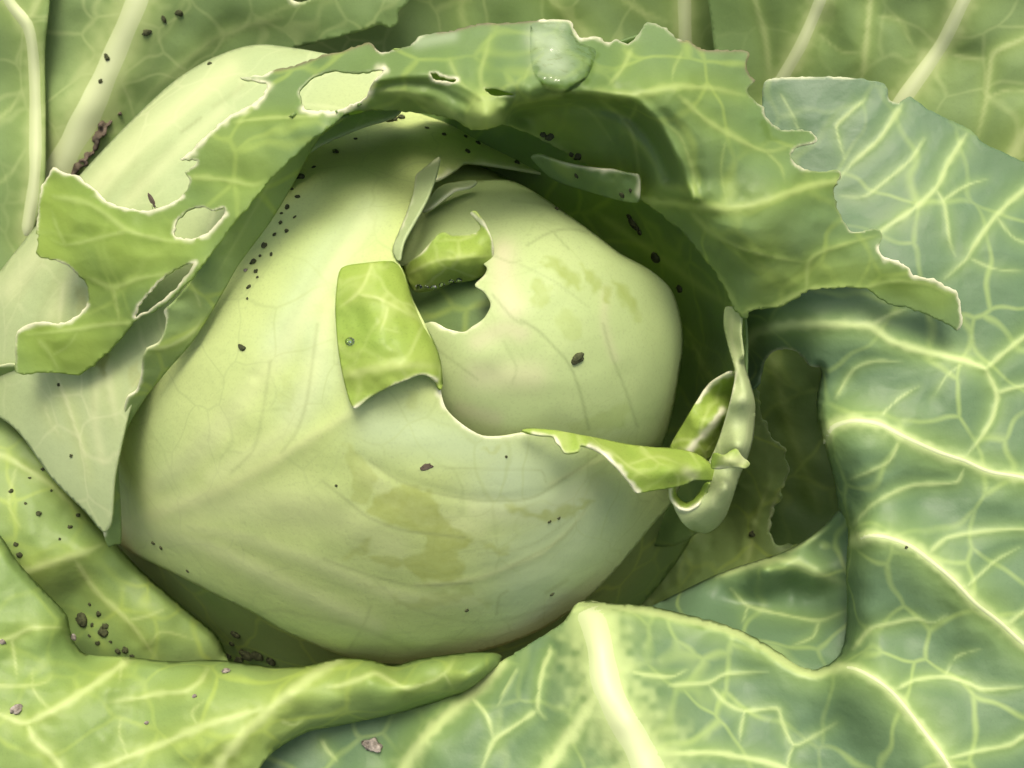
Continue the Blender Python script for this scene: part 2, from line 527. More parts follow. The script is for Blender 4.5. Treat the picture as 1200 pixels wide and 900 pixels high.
M_BACK = leaf_mat('back_leaf', (0.14, 0.23, 0.055), (0.185, 0.28, 0.085), (0.25, 0.35, 0.09), (0.44, 0.52, 0.23),
                  net=0.35, net_scale=55, net_w=0.05, trans=0.22, rough=0.55, spec=0.25, nscale=16, bump=0.25,
                  haze=(0.20, 0.28, 0.155), haze_f=0.65)
M_CUT = simple_mat('bitten_edge', (0.78, 0.78, 0.46), (0.88, 0.86, 0.62), 0.5, 500, 0.3, 0.25)
M_RIB = simple_mat('rib', (0.46, 0.54, 0.22), (0.58, 0.64, 0.32), 0.45, 90, 0.3, 0.12, 0.15)
def rib_mat(name, side, mid):
    m = simple_mat(name, tuple(0.92 * v for v in mid), mid, 0.48, 70, 0.3, 0.15, 0.12)
    N = m.node_tree.nodes; L = m.node_tree.links
    mx = [n for n in N if n.type == 'MIX'][0]
    at = N.new('ShaderNodeAttribute'); at.attribute_name = 'u'
    pw = N.new('ShaderNodeMath'); pw.operation = 'POWER'; L.new(at.outputs['Fac'], pw.inputs[0]); pw.inputs[1].default_value = 1.6
    m2 = N.new('ShaderNodeMix'); m2.data_type = 'RGBA'; L.new(mx.outputs[2], m2.inputs[6]); m2.inputs[7].default_value = (*side, 1); L.new(pw.outputs[0], m2.inputs[0])
    for l in list(mx.outputs[2].links):
        if l.to_node != m2: L.new(m2.outputs[2], l.to_socket)
    return m
M_RIB_OUT = rib_mat('rib_outer', (0.47, 0.57, 0.25), (0.60, 0.67, 0.36))
M_RIB_BACK = rib_mat('rib_back', (0.44, 0.52, 0.23), (0.56, 0.63, 0.33))

M_SOIL = simple_mat('soil', (0.035, 0.025, 0.015), (0.11, 0.08, 0.05), 0.95, 60, 0.1, 0, 1.0)
M_FRASS = simple_mat('dropping', (0.030, 0.036, 0.014), (0.075, 0.085, 0.035), 0.85, 900, 0.2, 0, 0.8)
M_GRIT = simple_mat('grit', (0.07, 0.06, 0.04), (0.38, 0.34, 0.28), 0.8, 700, 0.3, 0, 0.8)
M_DRY = simple_mat('withered', (0.06, 0.048, 0.03), (0.15, 0.12, 0.085), 0.85, 250, 0.15, 0.1, 0.7)

# ------------------------------------------------------------------ soil
def soil():
    n = 90
    xs = np.sign(np.linspace(-1, 1, n)) * np.abs(np.linspace(-1, 1, n))**2.2 * 3.0
    X, Y = np.meshgrid(xs, xs)
    Z = 0.010 * vnoise(X * 30, Y * 30, 0) + 0.004 * vnoise(X * 90, Y * 90, 1) - 0.02
    V = np.stack([X.ravel(), Y.ravel(), Z.ravel()], 1)
    i = np.arange(n - 1)
    A = (i[:, None] * n + i[None, :]).ravel()
    Fq = np.stack([A, A + 1, A + n + 1, A + n], 1)
    o = link_mesh('ground', V, Fq, [M_SOIL])
    o['kind'] = 'structure'
soil()

# ------------------------------------------------------------------ far leaves behind the head
M_DEEP = M_BACK
sheet('outer_leaf', [(200,-160),(560,-180),(920,-160),(930,60),(925,130),(800,170),(600,190),(300,170),(150,190),(120,120),(150,40)], M_BACK,
      ctrl=[(250,0,-4.6),(250,120,-5.2),(500,-80,-3.2),(500,20,-4.6),(500,150,-5.5),(700,-80,-2.4),(700,30,-3.6),(700,140,-4.6),(880,-80,-1.4),(880,40,-2.6),(880,130,-4)],
      step=5, wob=0.12, wob_s=90, thick=0.06, key='back_mid',
      veins=[([(803,-90),(802,-5),(803,60),(800,110)],20,26,0.9,0.1),([(600,-80),(640,-10),(690,45),(730,90)],8,14,0.6,0.05),([(690,-40),(745,10),(790,28)],5,9,0.5),
             ([(560,-60),(540,10),(560,60)],5,8,0.4),([(860,-60),(850,0),(830,40)],5,6,0.4)],
      label='dark green leaf behind the curled top rim of the cabbage')
sheet('outer_leaf', [(840,-170),(1120,-190),(1400,-160),(1440,100),(1420,350),(1210,340),(1040,240),(900,260),(850,150)], M_BACK,
      ctrl=[(880,-80,0.4),(890,50,-0.8),(890,150,-1.8),(1000,-80,1.3),(1000,50,0.4),(1000,200,-0.8),(1100,50,0.9),(1200,-80,2.4),(1200,100,1.5),(1200,300,0.8),(1370,0,2.4),(1370,250,1.8),(1060,150,0.2)],
      step=4, wob=0.10, wob_s=80, pucker=0.10, key='back_right',
      veins=[([(990,-90),(965,-10),(940,50),(915,95),(900,130)],19,24,1,0.05),([(1190,-100),(1135,-10),(1105,50),(1070,100),(1040,140)],22,27,1,0.06),
             ([(1026,-60),(1020,0),(1015,50),(1008,110)],6,8,0.75,0.04),([(880,-30),(885,0),(897,45),(905,110)],6,7,0.6,0.03),
             ([(1260,20),(1200,45),(1165,62),(1160,80),(1155,120),(1143,170)],6,6,0.75,0.04),([(1112,62),(1135,68),(1160,70)],5,5,0.6),
             ([(1320,60),(1240,120),(1200,160),(1170,210)],14,14,0.9,0.08),([(1030,20),(1055,25),(1070,55)],3,3,0.5),([(1155,115),(1185,105),(1230,110)],4,3,0.5),
             ([(950,30),(985,60),(1015,60)],3,3,0.4)],
      label='green leaf with two straight pale ribs at the top right')
rib('back_right', [(990,-90),(965,-10),(940,50),(915,95),(900,130)], 14, 18, 0.035, M_RIB_BACK)
rib('back_right', [(1190,-100),(1135,-10),(1105,50),(1070,100),(1040,140)], 16, 20, 0.04, M_RIB_BACK)
rib('back_mid', [(803,-90),(802,-5),(803,60),(800,110)], 15, 20, 0.04, M_RIB_BACK)

sheet('outer_leaf', [(40,-150),(260,-170),(478,-150),(482,-20),(478,4),(467,13),(466,27),(457,33),(445,29),(425,36),(380,48),(330,64),(260,130),(110,260),(40,300),(20,200),(30,0)], M_BACK,
      ctrl=[(160,0,-1.6),(100,130,-2.2),(80,190,-2.6),(300,10,-1.9),(300,-100,-1.3),(420,15,-2.0),(440,-90,-1.6),(200,60,-2.2),(230,85,-2.7),(270,62,-2.8),(150,140,-2.8),(60,240,-3.0),(60,60,-1.9),(60,-80,-1.3),(370,45,-2.5)],
      holes=[[(336,-14),(352,-18),(366,-14),(364,-2),(352,3),(341,-1)]], edges=[[(336,-14),(341,-1),(352,3),(364,-2),(366,-14)]], edge_w=3,
      step=4, wob=0.08, wob_s=70, key='back_left',
      veins=[([(190,-80),(165,-10),(140,50),(105,130),(75,185),(50,240)],44,60,0.86,0.12),([(225,-20),(200,30),(160,75)],5,5,0.3),([(330,20),(260,40),(190,95),(150,140)],8,10,0.35,0.03),([(430,-20),(330,10),(240,60)],5,6,0.3)],
      label='leaf with a wide pale rib behind the left side of the head')
rib('back_left', [(190,-80),(165,-10),(140,50),(105,130),(75,185),(55,230)], 26, 40, 0.03, M_RIB_BACK)
sheet('outer_leaf', [(-180,-120),(-60,-150),(62,-130),(58,0),(52,60),(53,150),(50,235),(22,305),(-10,340),(-100,400),(-180,260)], M_BACK,
      ctrl=[(40,40,-1.1),(42,200,-1.8),(0,100,-1.8),(-100,100,-1.0),(0,280,-2.2),(0,-80,-0.6),(-100,330,-1.8)], step=4, wob=0.06, key='corner_left',
      veins=[([(-10,-60),(10,0),(33,32),(40,80),(41,200),(30,280)],18,22,0.85,0.0),([(33,25),(45,0),(60,-25)],9,9,0.8,0.05),([(38,90),(10,130),(-30,150)],5,4,0.5),([(38,160),(15,200),(-20,230)],5,4,0.4)],
      label='leaf at the top left corner with a pale forked rib along its margin')
rib('corner_left', [(-10,-60),(10,0),(33,32),(40,80),(41,200),(30,280)], 14, 16, 0.06, M_RIB_BACK)
# withered strip in the gap
sheet('withered_leaf', [(66,214),(80,192),(94,176),(106,160),(116,144),(130,128),(146,114),(150,116),(138,134),(124,152),(112,172),(98,194),(82,214),(70,222)], M_DRY,
      ctrl=[(60,220,-2.4),(100,180,-2.6),(130,140,-2.6),(160,108,-2.8),(120,150,-2.4),(95,205,-2.2)], step=2, wob=0.16, wob_s=9, rag=1.5, key='dry',
      label='brown withered strip of leaf lodged beside the pale wrapper leaf')

# deep leaf under the big hole on the right
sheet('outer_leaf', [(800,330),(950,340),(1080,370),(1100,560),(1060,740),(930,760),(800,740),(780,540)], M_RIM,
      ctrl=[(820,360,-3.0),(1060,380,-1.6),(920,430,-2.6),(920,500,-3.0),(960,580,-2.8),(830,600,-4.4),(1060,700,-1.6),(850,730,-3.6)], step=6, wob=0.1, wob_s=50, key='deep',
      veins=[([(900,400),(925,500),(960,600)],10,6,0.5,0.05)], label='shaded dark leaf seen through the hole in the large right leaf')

# ------------------------------------------------------------------ left and lower leaves
sheet('outer_leaf', [(-160,450),(-60,440),(3,473),(20,497),(50,530),(77,567),(100,597),(120,622),(137,639),(167,670),(213,710),(253,743),(264,764),(268,800),(220,860),(60,880),(-160,800)], M_LOW,
      ctrl=[(0,480,0.6),(50,530,0.9),(100,600,0.9),(137,640,1.0),(167,670,0.8),(213,710,0.6),(263,763,0.2),(50,600,1.5),(100,645,1.7),(50,668,1.8),(90,690,1.0),(120,720,0.9),(160,715,1.2),(200,755,1.0),(80,740,0.7),(0,560,1.5),(0,640,1.9),(-100,500,1.2),(-100,650,2.2),(120,820,0.2),(260,800,0),(-100,780,1.6)],
      step=3, wob=0.05, wob_s=40, c=18, key='left', rolls=[([(3,473),(50,530),(100,597),(137,639),(213,710),(264,764)],12,0.5)],
      veins=[([(20,672),(37,668),(67,657),(100,647),(122,637)],10,9,0.8,0.06),([(87,655),(113,693),(150,727),(173,757),(184,772)],6,5,0.6,0.04),([(150,727),(173,722),(196,712)],4,3,0.45),
             ([(-60,525),(0,533),(20,543),(53,563),(80,587),(100,608)],8,6,0.65,0.05),([(20,543),(10,590),(25,620)],4,3,0.35),([(173,757),(190,740),(230,750)],3,3,0.35)],
      label='yellow-green leaf at the left edge sprinkled with dark droppings')

J_UP = [(0,627),(20,657),(43,683),(67,707),(79,722),(82,737),(88,754),(102,767),(153,770),(200,775),(250,773),(290,778),(327,782),(360,780),(380,775),(400,771),(433,773),(460,780),(487,773),(517,768),(543,765),(570,764),(584,766),(590,773)]
sheet('outer_leaf', J_UP + [(578,784),(556,803),(533,816),(487,830),(447,840),(400,850),(360,858),(322,880),(303,903),(270,970),(150,1040),(-60,1030),(-170,920),(-170,720),(-90,630),(-30,605)], M_LOW,
      ctrl=[(-90,640,3.2),(0,640,3.2),(43,685,3.2),(80,725,3.0),(87,753,2.9),(102,769,2.9),(153,772,3.2),(250,776,3.2),(327,784,3.2),(400,774,3.5),(460,783,3.7),(543,768,3.9),(588,772,3.5),
            (50,740,3.6),(30,770,3.7),(120,790,3.7),(90,813,4.1),(180,800,3.8),(240,795,4.0),(300,800,3.9),(345,807,4.5),(400,803,4.3),(440,792,4.5),(480,806,4.5),(540,795,4.4),(570,780,4.1),
            (400,848,3.7),(487,828,3.7),(533,814,3.7),(360,840,4.1),(170,835,4.1),(100,870,4.6),(200,880,4.6),(283,863,4.9),(230,905,4.7),(20,820,4.3),(60,833,4.5),(-100,800,4.5),(-100,980,5),(200,1000,5),(320,875,4.2),(120,935,5.0)],
      step=3, c=16, wob=0.05, wob_s=35, pucker=0.08, key='lower', rolls=[([(0,627),(43,683),(79,722),(88,754),(102,767)],14,0.45),([(153,770),(290,778),(400,771),(460,780),(543,765),(590,773)],12,0.5),([(590,773),(556,803),(487,830),(400,850),(322,880)],16,0.55)],
      veins=[([(398,772),(375,786),(360,797),(333,817),(307,840),(283,863),(260,893),(235,940)],12,15,0.85,0.05),([(312,830),(273,840),(233,853),(187,873),(150,887),(117,900),(60,925)],9,9,0.75,0.05),
             ([(155,770),(127,790),(93,813),(60,833),(30,847),(7,840),(-40,820)],8,8,0.8,0.06),([(32,847),(40,867),(67,893),(90,930)],8,7,0.75,0.05),([(148,775),(142,785),(140,800)],4,3,0.5),
             ([(243,785),(236,797),(217,810),(190,812),(167,817),(127,823)],6,7,0.6,0.05),([(-20,756),(13,747),(33,737),(67,735),(80,738)],6,4,0.6,0.03),([(13,747),(17,770),(20,795)],4,3,0.5),([(-20,802),(20,804),(53,800),(60,790)],4,3,0.5),
             ([(330,845),(345,850),(355,842)],4,3,0.5),([(385,805),(400,803),(420,796),(440,789),(458,798),(477,807),(495,802),(510,797),(525,785),(533,770)],6,5,0.75,0.03),([(510,797),(520,790),(532,808)],3,3,0.4),
             ([(233,853),(225,835),(240,820)],3,3,0.4),([(150,887),(140,860),(142,840)],3,3,0.4),([(60,833),(40,810),(38,785)],4,3,0.45)],
      label='yellow-green leaf along the lower left with its right end rolled under')

H_TOP = [(893,112),(897,95),(913,91),(943,90),(983,90),(1013,93),(1033,97),(1040,103),(1042,117),(1053,120),(1067,113),(1083,125),(1107,138),(1137,152),(1153,168),(1173,177),(1200,190)]
H_HOLE = [(983,598),(980,575),(973,546),(966,518),(958,490),(957,465),(962,442),(960,431),(948,428),(936,414),(920,409),(905,413),(894,425),(888,450)]
sheet('outer_leaf', H_TOP + [(1260,225),(1340,290),(1430,430),(1450,700),(1400,960),(1200,1090),(900,1100),(600,1060),(400,1000),(280,965),(285,900),(330,850),(400,825),(470,805),(530,798),(560,788),(590,773),(633,747),(660,729),(668,717),(675,708),(687,704),(720,707),(760,710),(800,719),(833,727),(867,738),(893,752),(917,767),(938,779),(956,783),(970,779),(982,769),(989,755),(992,730),(993,700),(991,670),(993,645),(994,625),(990,606)] + H_HOLE + [(880,456),(868,440),(860,400),(866,360),(880,290),(892,190)], M_OUT,
      ctrl=[(895,100,3.2),(1000,95,3.4),(1100,137,3.4),(1200,190,3.5),(1330,280,3.5),(920,200,3.4),(1000,250,4.0),(1100,250,4.3),(1200,300,4.4),(1350,420,4.4),
            (885,300,3.2),(878,390,2.6),(905,384,3.9),(910,340,4.2),(960,375,4.9),(1000,340,4.8),(1000,300,4.6),(1080,345,4.8),(1050,395,5.0),(1100,400,4.8),(1155,432,5.0),(1280,500,4.8),
            (866,425,1.2),(888,440,1.7),(905,412,2.9),(920,405,3.5),(955,425,4.2),(962,470,4.2),(968,512,4.6),(985,560,4.4),(988,596,4.0),(1000,450,4.6),
            (1000,494,5.1),(1060,512,5.3),(1200,560,5.4),(1000,560,4.9),(1080,590,5.0),(1006,630,5.2),(1060,638,5.7),(1140,705,5.9),(1270,800,6.1),(1200,650,5.4),(1040,455,4.9),
            (1006,680,4.9),(1006,720,4.8),(1004,752,4.7),(1060,745,5.1),(1070,700,5.3),(1120,780,5.4),
            (994,640,4.6),(994,690,4.3),(994,725,4.2),(988,758,4.3),
            (687,706,3.4),(740,712,3.6),(770,715,3.5),(800,724,3.6),(833,732,3.8),(867,743,3.9),(893,758,4.1),(917,773,4.2),(940,786,4.4),(960,789,4.5),(983,781,4.8),(1003,784,5.3),(1027,797,5.7),(1067,837,6.0),(1107,890,6.3),
            (700,760,4.5),(640,757,3.5),(600,790,3.6),(550,830,3.8),(500,870,4.0),(440,940,4.1),(600,880,4.3),(680,860,4.9),(740,840,5.4),(800,780,4.2),(800,850,4.9),(880,800,4.1),(880,870,4.7),(950,840,4.6),(1000,880,5.1),(770,960,5.8),(900,1000,5.4),(1120,1000,6.2),(1280,980,6.0),
            (380,900,3.0),(340,870,2.6),(430,860,2.9),(490,838,3.1),(540,806,3.0),(460,900,3.4),(300,950,3.4)],
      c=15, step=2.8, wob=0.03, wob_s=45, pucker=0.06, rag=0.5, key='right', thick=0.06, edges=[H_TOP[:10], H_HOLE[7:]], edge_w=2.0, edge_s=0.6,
      rolls=[([(687,704),(760,710),(833,727),(893,752),(938,779),(956,783),(970,779),(989,755),(993,700),(991,670),(994,625),(984,598)],16,0.6),(H_HOLE[:8],12,0.4)],
      ridges=[([(697,728),(703,757),(710,800),(727,840),(747,873),(765,915)],26,0.15)],
      veins=[([(873,402),(887,390),(910,382),(967,380),(1020,383),(1040,397),(1067,408),(1107,417),(1133,423),(1155,432)],12,7,0.9,0.08),([(1155,432),(1175,415),(1200,395),(1240,370)],6,4,0.75,0.05),([(1155,432),(1168,460),(1165,485),(1155,505),(1130,538)],7,4,0.7,0.05),([(1168,460),(1200,452),(1250,450)],5,4,0.6,0.04),([(1020,383),(1040,370),(1066,361)],6,4,0.6),([(1133,423),(1110,440),(1090,470)],3,2,0.4),
             ([(966,518),(975,500),(1000,493),(1030,497),(1060,512),(1100,530),(1130,540),(1160,553),(1200,560),(1310,590)],15,8,1,0.10),([(980,466),(1000,433),(1027,423),(1060,425)],5,3,0.5,0.03),([(1033,487),(1053,467),(1077,453)],5,3,0.5,0.03),([(1130,548),(1120,565),(1073,568),(1047,577),(1020,593),(1000,615)],5,6,0.6,0.04),([(1053,517),(1043,540),(1017,553),(995,562)],4,4,0.5,0.03),
             ([(1000,634),(1017,628),(1040,630),(1067,640),(1090,657),(1117,680),(1143,707),(1170,728),(1200,755),(1310,840)],14,11,1,0.12),([(1085,652),(1097,640),(1110,630),(1150,623),(1200,620),(1260,630)],6,4,0.6,0.04),([(1130,690),(1150,672),(1167,657),(1197,640)],4,3,0.5,0.03),([(1180,733),(1200,717),(1240,700)],5,4,0.6,0.04),
             ([(672,716),(690,711),(740,713),(800,725),(833,732),(867,743),(893,758),(917,773),(940,787),(960,789),(983,781),(1003,784),(1027,797),(1047,813),(1067,837),(1087,863),(1107,890),(1140,950)],9,13,0.9,0.08),([(1050,808),(1073,797),(1107,793),(1133,800),(1153,808),(1200,805)],6,4,0.7,0.05),([(1000,760),(1020,737),(1047,730),(1073,725),(1093,730),(1110,720)],6,4,0.6,0.04),([(1107,890),(1147,880),(1183,873),(1200,863),(1260,840)],6,5,0.65,0.05),([(1107,793),(1120,770),(1150,760)],3,3,0.4),
             ([(785,803),(800,802),(830,800),(850,790),(900,787)],6,4,0.6,0.04),([(830,802),(850,823),(873,833),(910,830),(917,847),(930,873),(953,863),(980,847)],5,5,0.6,0.04),([(873,833),(869,850),(867,870)],4,4,0.5,0.03),([(930,873),(923,895),(925,930)],4,4,0.5,0.03),([(765,884),(800,883),(833,882),(867,887),(913,898),(980,930)],8,7,0.8,0.06),
             ([(697,728),(703,757),(710,800),(727,840),(747,873),(765,915),(790,990)],66,76,0.95,0.12),([(705,806),(677,850),(657,877),(640,903),(610,960)],20,17,0.95,0.08),([(738,787),(760,791),(787,793),(805,785)],6,5,0.7,0.04),
             ([(645,757),(643,768),(635,787),(630,830),(640,843)],6,5,0.75,0.05),([(630,832),(600,853),(580,867),(570,887),(562,910)],6,6,0.7,0.05),([(550,815),(570,837),(578,866)],6,5,0.7,0.04),([(607,783),(590,812),(583,828)],4,3,0.5,0.03),([(590,776),(552,815),(520,842),(490,875),(470,905),(430,960)],12,17,0.9,0.07),([(377,868),(383,878),(395,892)],5,4,0.6),
             ([(1013,117),(987,140),(980,150),(990,187)],5,3,0.5,0.03),([(1057,123),(1030,163),(1000,190),(983,210)],6,5,0.6,0.04),([(1083,163),(1067,187),(1040,210),(1013,230),(985,230)],5,4,0.5,0.03),([(1133,157),(1113,187),(1097,220),(1067,247),(1033,270),(1000,300)],7,6,0.65,0.05),([(1097,222),(1107,240),(1113,283),(1120,300)],5,4,0.5,0.03),([(1103,236),(1133,217),(1157,210)],5,3,0.5,0.03),([(1230,205),(1200,223),(1167,253),(1140,290),(1133,303),(1107,327)],7,5,0.65,0.05),([(1167,253),(1190,280),(1230,290)],4,3,0.4),
             ([(1137,303),(1165,315),(1200,318)],4,3,0.4),([(915,110),(935,150),(930,180)],3,3,0.3)],
      label='very large blue-green leaf with pale veins filling the right and bottom')
sheet('leaf_fold', [(700,745),(740,722),(778,703),(800,692),(850,669),(900,653),(920,646),(945,632),(968,614),(984,597),(1010,600),(1020,680),(1015,760),(990,800),(940,810),(860,775),(780,750)], M_OUT, parent=SHEETS['right']['obj'],
      ctrl=[(700,745,1.2),(778,706,1.3),(800,694,1.5),(850,671,2.0),(900,656,2.4),(920,648,2.4),(945,634,2.6),(970,615,2.9),(986,598,3.3),(1010,620,3.3),(1015,700,3.3),(1010,770,3.5),
            (927,658,2.9),(957,671,3.1),(985,684,2.9),(900,658,2.7),(860,676,2.2),(925,685,2.0),(960,640,2.4),(965,700,2.4),(880,700,2.1),(930,720,2.3),(850,705,2.0),(940,760,3.5),(980,740,3.3),(900,750,3.2),(960,790,4.0),(800,727,2.6),(850,737,3.0)],
      c=13, step=2.6, wob=0.03, wob_s=30, pucker=0.08, key='fold', rolls=[([(778,703),(850,669),(900,653),(920,646),(945,632),(984,597)],8,0.25)],
      veins=[([(857,690),(877,710),(917,720),(960,727),(992,715)],4,4,0.5,0.03),([(960,728),(952,747),(927,757)],3,3,0.4),([(840,676),(860,669),(900,656),(927,658),(957,671),(990,684)],8,13,0.6,0.0),([(920,648),(945,635),(970,618)],6,8,0.4),([(877,710),(870,730)],3,3,0.4)],
      label='shaded fold of the large right leaf dipping towards the head')
rib('right', [(686,705),(691,718),(697,735),(703,757),(710,800),(727,840),(747,873),(765,915),(790,990)], 36, 46, 0.03, M_RIB_OUT, label='thick pale midrib of the large lower leaf')
rib('right', [(966,520),(975,501),(1000,493),(1030,497),(1060,512),(1100,530),(1130,540),(1160,553),(1200,560),(1310,590)], 8, 4, 0.006, M_RIB_OUT, 'vein')
rib('right', [(1000,636),(1017,628),(1040,630),(1067,640),(1090,657),(1117,680),(1143,707),(1170,728),(1200,755),(1310,840)], 7, 6, 0.006, M_RIB_OUT, 'vein')
rib('right', [(983,781),(1003,784),(1027,797),(1047,813),(1067,837),(1087,863),(1107,890),(1140,950)], 6, 7, 0.006, M_RIB_OUT, 'vein')

sheet('outer_leaf', [(868,400),(885,450),(893,490),(905,513),(920,527),(918,538),(925,553),(913,577),(915,584),(905,595),(902,618),(903,630),(910,638),(925,638),(960,645),(950,690),(890,710),(780,750),(735,745),(750,670),(790,610),(845,540),(855,470)], M_LOW,
      ctrl=[(870,430,1.2),(895,490,0.4),(920,527,-0.2),(923,553,-0.6),(905,600,-1.4),(905,637,-1.4),(890,580,-1.6),(870,540,-1.4),(880,640,-2.0),(950,650,-0.8),(850,690,-1.6),(780,740,-2.0),(810,640,-3.6),(850,600,-3.6),(760,690,-3.4)],
      c=14, step=2.5, wob=0.08, wob_s=22, rag=1.3, edges=[[(893,490),(905,513),(920,527),(925,553),(913,577),(905,595),(902,618),(905,634)]], edge_w=2.5, key='torn',
      veins=[([(860,690),(878,650),(885,610),(905,560)],7,5,0.4,0.03)], label='torn yellow-green leaf strip in the shaded gap right of the head')

# ------------------------------------------------------------------ the head
baseA = ellipsoid(465, 460, 345, 330, 7.4)
sg = lambda t: 1 / (1 + np.exp(-t))
postA = lambda P, h: h - 2.2 * sg((P[:, 0] - 545) / 25) * sg((245 - P[:, 1]) / 25) - 1.3 * sg((185 - P[:, 1]) / 22) * sg((P[:, 0] - 350) / 25)
baseA2 = ellipsoid(462, 466, 346, 334, 6.6, -1.9)
sheet('head_leaf', [(120,560),(140,660),(200,735),(280,785),(380,815),(480,822),(580,808),(680,765),(760,700),(815,620),(800,570),(700,560),(600,640),(400,680),(250,620),(180,540)], M_LOW, base=baseA2,
      step=4, wob=0.03, key='under', label='shaded lower leaf of the head tucked under the main one')
sheet('outer_leaf', [(120,640),(250,690),(500,740),(720,690),(800,660),(800,760),(700,830),(500,860),(250,850),(130,780)], M_LOW,
      ctrl=[(130,650,-3.6),(250,720,-3.0),(450,780,-2.6),(650,760,-2.6),(780,690,-3.6),(250,840,-0.8),(500,850,-0.4),(780,760,-1.6)], step=6, wob=0.06, key='cradle', label='dark leaf base seen in the narrow gap under the head')
A_OUT = [(467,307),(460,293),(466,277),(476,253),(485,228),(492,207),(512,211),(537,197),(547,190),(590,195),(640,203),(655,196),(668,170),(650,120),(560,90),(450,90),(360,115),(280,175),(190,290),(140,410),(128,520),(130,600),(143,640),(200,670),(253,697),(300,720),(333,740),(397,767),(440,776),(490,778),(540,769),(590,756),(640,735),(690,700),(730,658),(765,615),(788,588),(800,560),(790,536),(767,529),(733,525),(700,518),(650,508),(620,506),(590,511),(567,511),(550,503),(533,490),(522,477),(517,460),(516,440),(510,410),(497,377),(483,350),(473,320)]
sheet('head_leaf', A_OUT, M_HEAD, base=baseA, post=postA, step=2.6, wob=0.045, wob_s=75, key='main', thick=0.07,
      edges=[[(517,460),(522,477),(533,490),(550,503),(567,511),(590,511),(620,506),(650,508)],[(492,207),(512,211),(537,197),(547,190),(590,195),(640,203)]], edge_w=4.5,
      rolls=[([(143,640),(200,670),(253,697),(300,720),(333,740),(397,767),(440,776),(490,778)],10,0.2)],
      ridges=[([(148,612),(220,590),(300,552),(360,515),(415,482)],16,0.06),([(150,620),(240,642),(340,690),(440,735),(500,755)],11,0.05),([(155,615),(260,625),(370,660),(470,700),(560,705),(640,675)],12,0.04),([(190,560),(260,480),(330,380),(400,280),(440,215)],14,0.06),([(250,560),(340,500),(365,420),(382,360)],12,0.05),([(300,440),(360,330),(420,240)],8,-0.06),([(420,535),(470,563),(550,584),(630,581),(700,535)],8,-0.03)],
      veins=[([(150,612),(220,590),(300,552),(360,515),(415,482),(465,448)],16,10,0.30,0.05),([(487,686),(553,680),(600,663),(637,647),(670,617),(693,590)],7,4,0.30,0.04),([(640,570),(690,545),(730,530)],5,3,0.3,0.02)],
      lines=[([(377,563),(405,585),(430,605),(467,620),(500,625),(545,630)],1.8,0.45),([(380,655),(400,663),(443,677),(487,686),(553,683)],1.8,0.40),([(433,540),(467,563),(507,577),(550,585),(593,587),(627,582),(667,557),(700,533)],1.6,0.38),
             ([(507,547),(573,550),(633,551),(640,565)],1.3,0.3),([(317,423),(307,487),(297,527),(270,555)],2.0,0.3),([(372,380),(360,467),(348,505),(330,530)],2.0,0.35),([(600,663),(660,630),(690,590)],1.4,0.3),
             ([(435,710),(425,735),(410,760)],1.8,0.3),([(582,720),(585,700),(595,692)],1.5,0.4),([(640,695),(665,680)],2.5,0.4),([(300,720),(330,715),(420,735),(480,760)],3,0.25),([(420,660),(450,690),(480,712),(560,730),(640,712),(700,672)],2.0,0.22),([(560,650),(620,640),(680,600)],1.2,0.25)],
      pales=[([(148,605),(260,590),(380,600),(460,640)],26,0.30),([(150,620),(240,640),(340,690),(440,735)],12,0.40),([(155,615),(260,625),(370,660),(470,700),(560,705)],10,0.30),([(150,590),(220,540),(300,450),(370,350),(430,260)],16,0.30),([(250,560),(340,500),(370,420),(385,360)],14,0.30),([(560,600),(640,600),(700,570)],16,0.25),([(430,555),(480,600),(560,620)],14,0.25)],
      stains=[([(440,585),(470,570),(500,575),(512,590),(525,610),(540,625),(555,630),(545,640),(535,650),(545,670),(530,680),(500,682),(480,672),(470,655),(480,650),(500,645),(500,630),(478,622),(450,610),(430,600)],0.75),([(425,655),(445,648),(470,655),(475,662),(455,665)],0.6),([(592,594),(620,598),(650,595),(690,585),(700,583),(680,600),(655,612),(625,606),(600,604)],0.6),([(405,520),(430,545),(440,565),(430,590),(413,588),(412,560)],0.45),([(400,655),(420,640),(438,632),(425,648)],0.5),([(565,635),(590,640),(598,648),(575,648)],0.5),([(420,685),(450,695),(480,715),(520,710),(555,700),(550,690),(530,685),(560,680),(480,705),(440,690)],0.35),([(565,525),(585,522),(580,532)],0.4),([(330,440),(345,450),(340,480),(328,470)],0.2),([(480,455),(490,460),(485,480),(478,475)],0.3),([(560,700),(580,705),(570,712)],0.3)],
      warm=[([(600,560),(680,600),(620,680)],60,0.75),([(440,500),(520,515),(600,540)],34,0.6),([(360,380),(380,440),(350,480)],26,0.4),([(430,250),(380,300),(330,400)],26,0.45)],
      label='broad pale wrapping leaf of the head with olive stains')

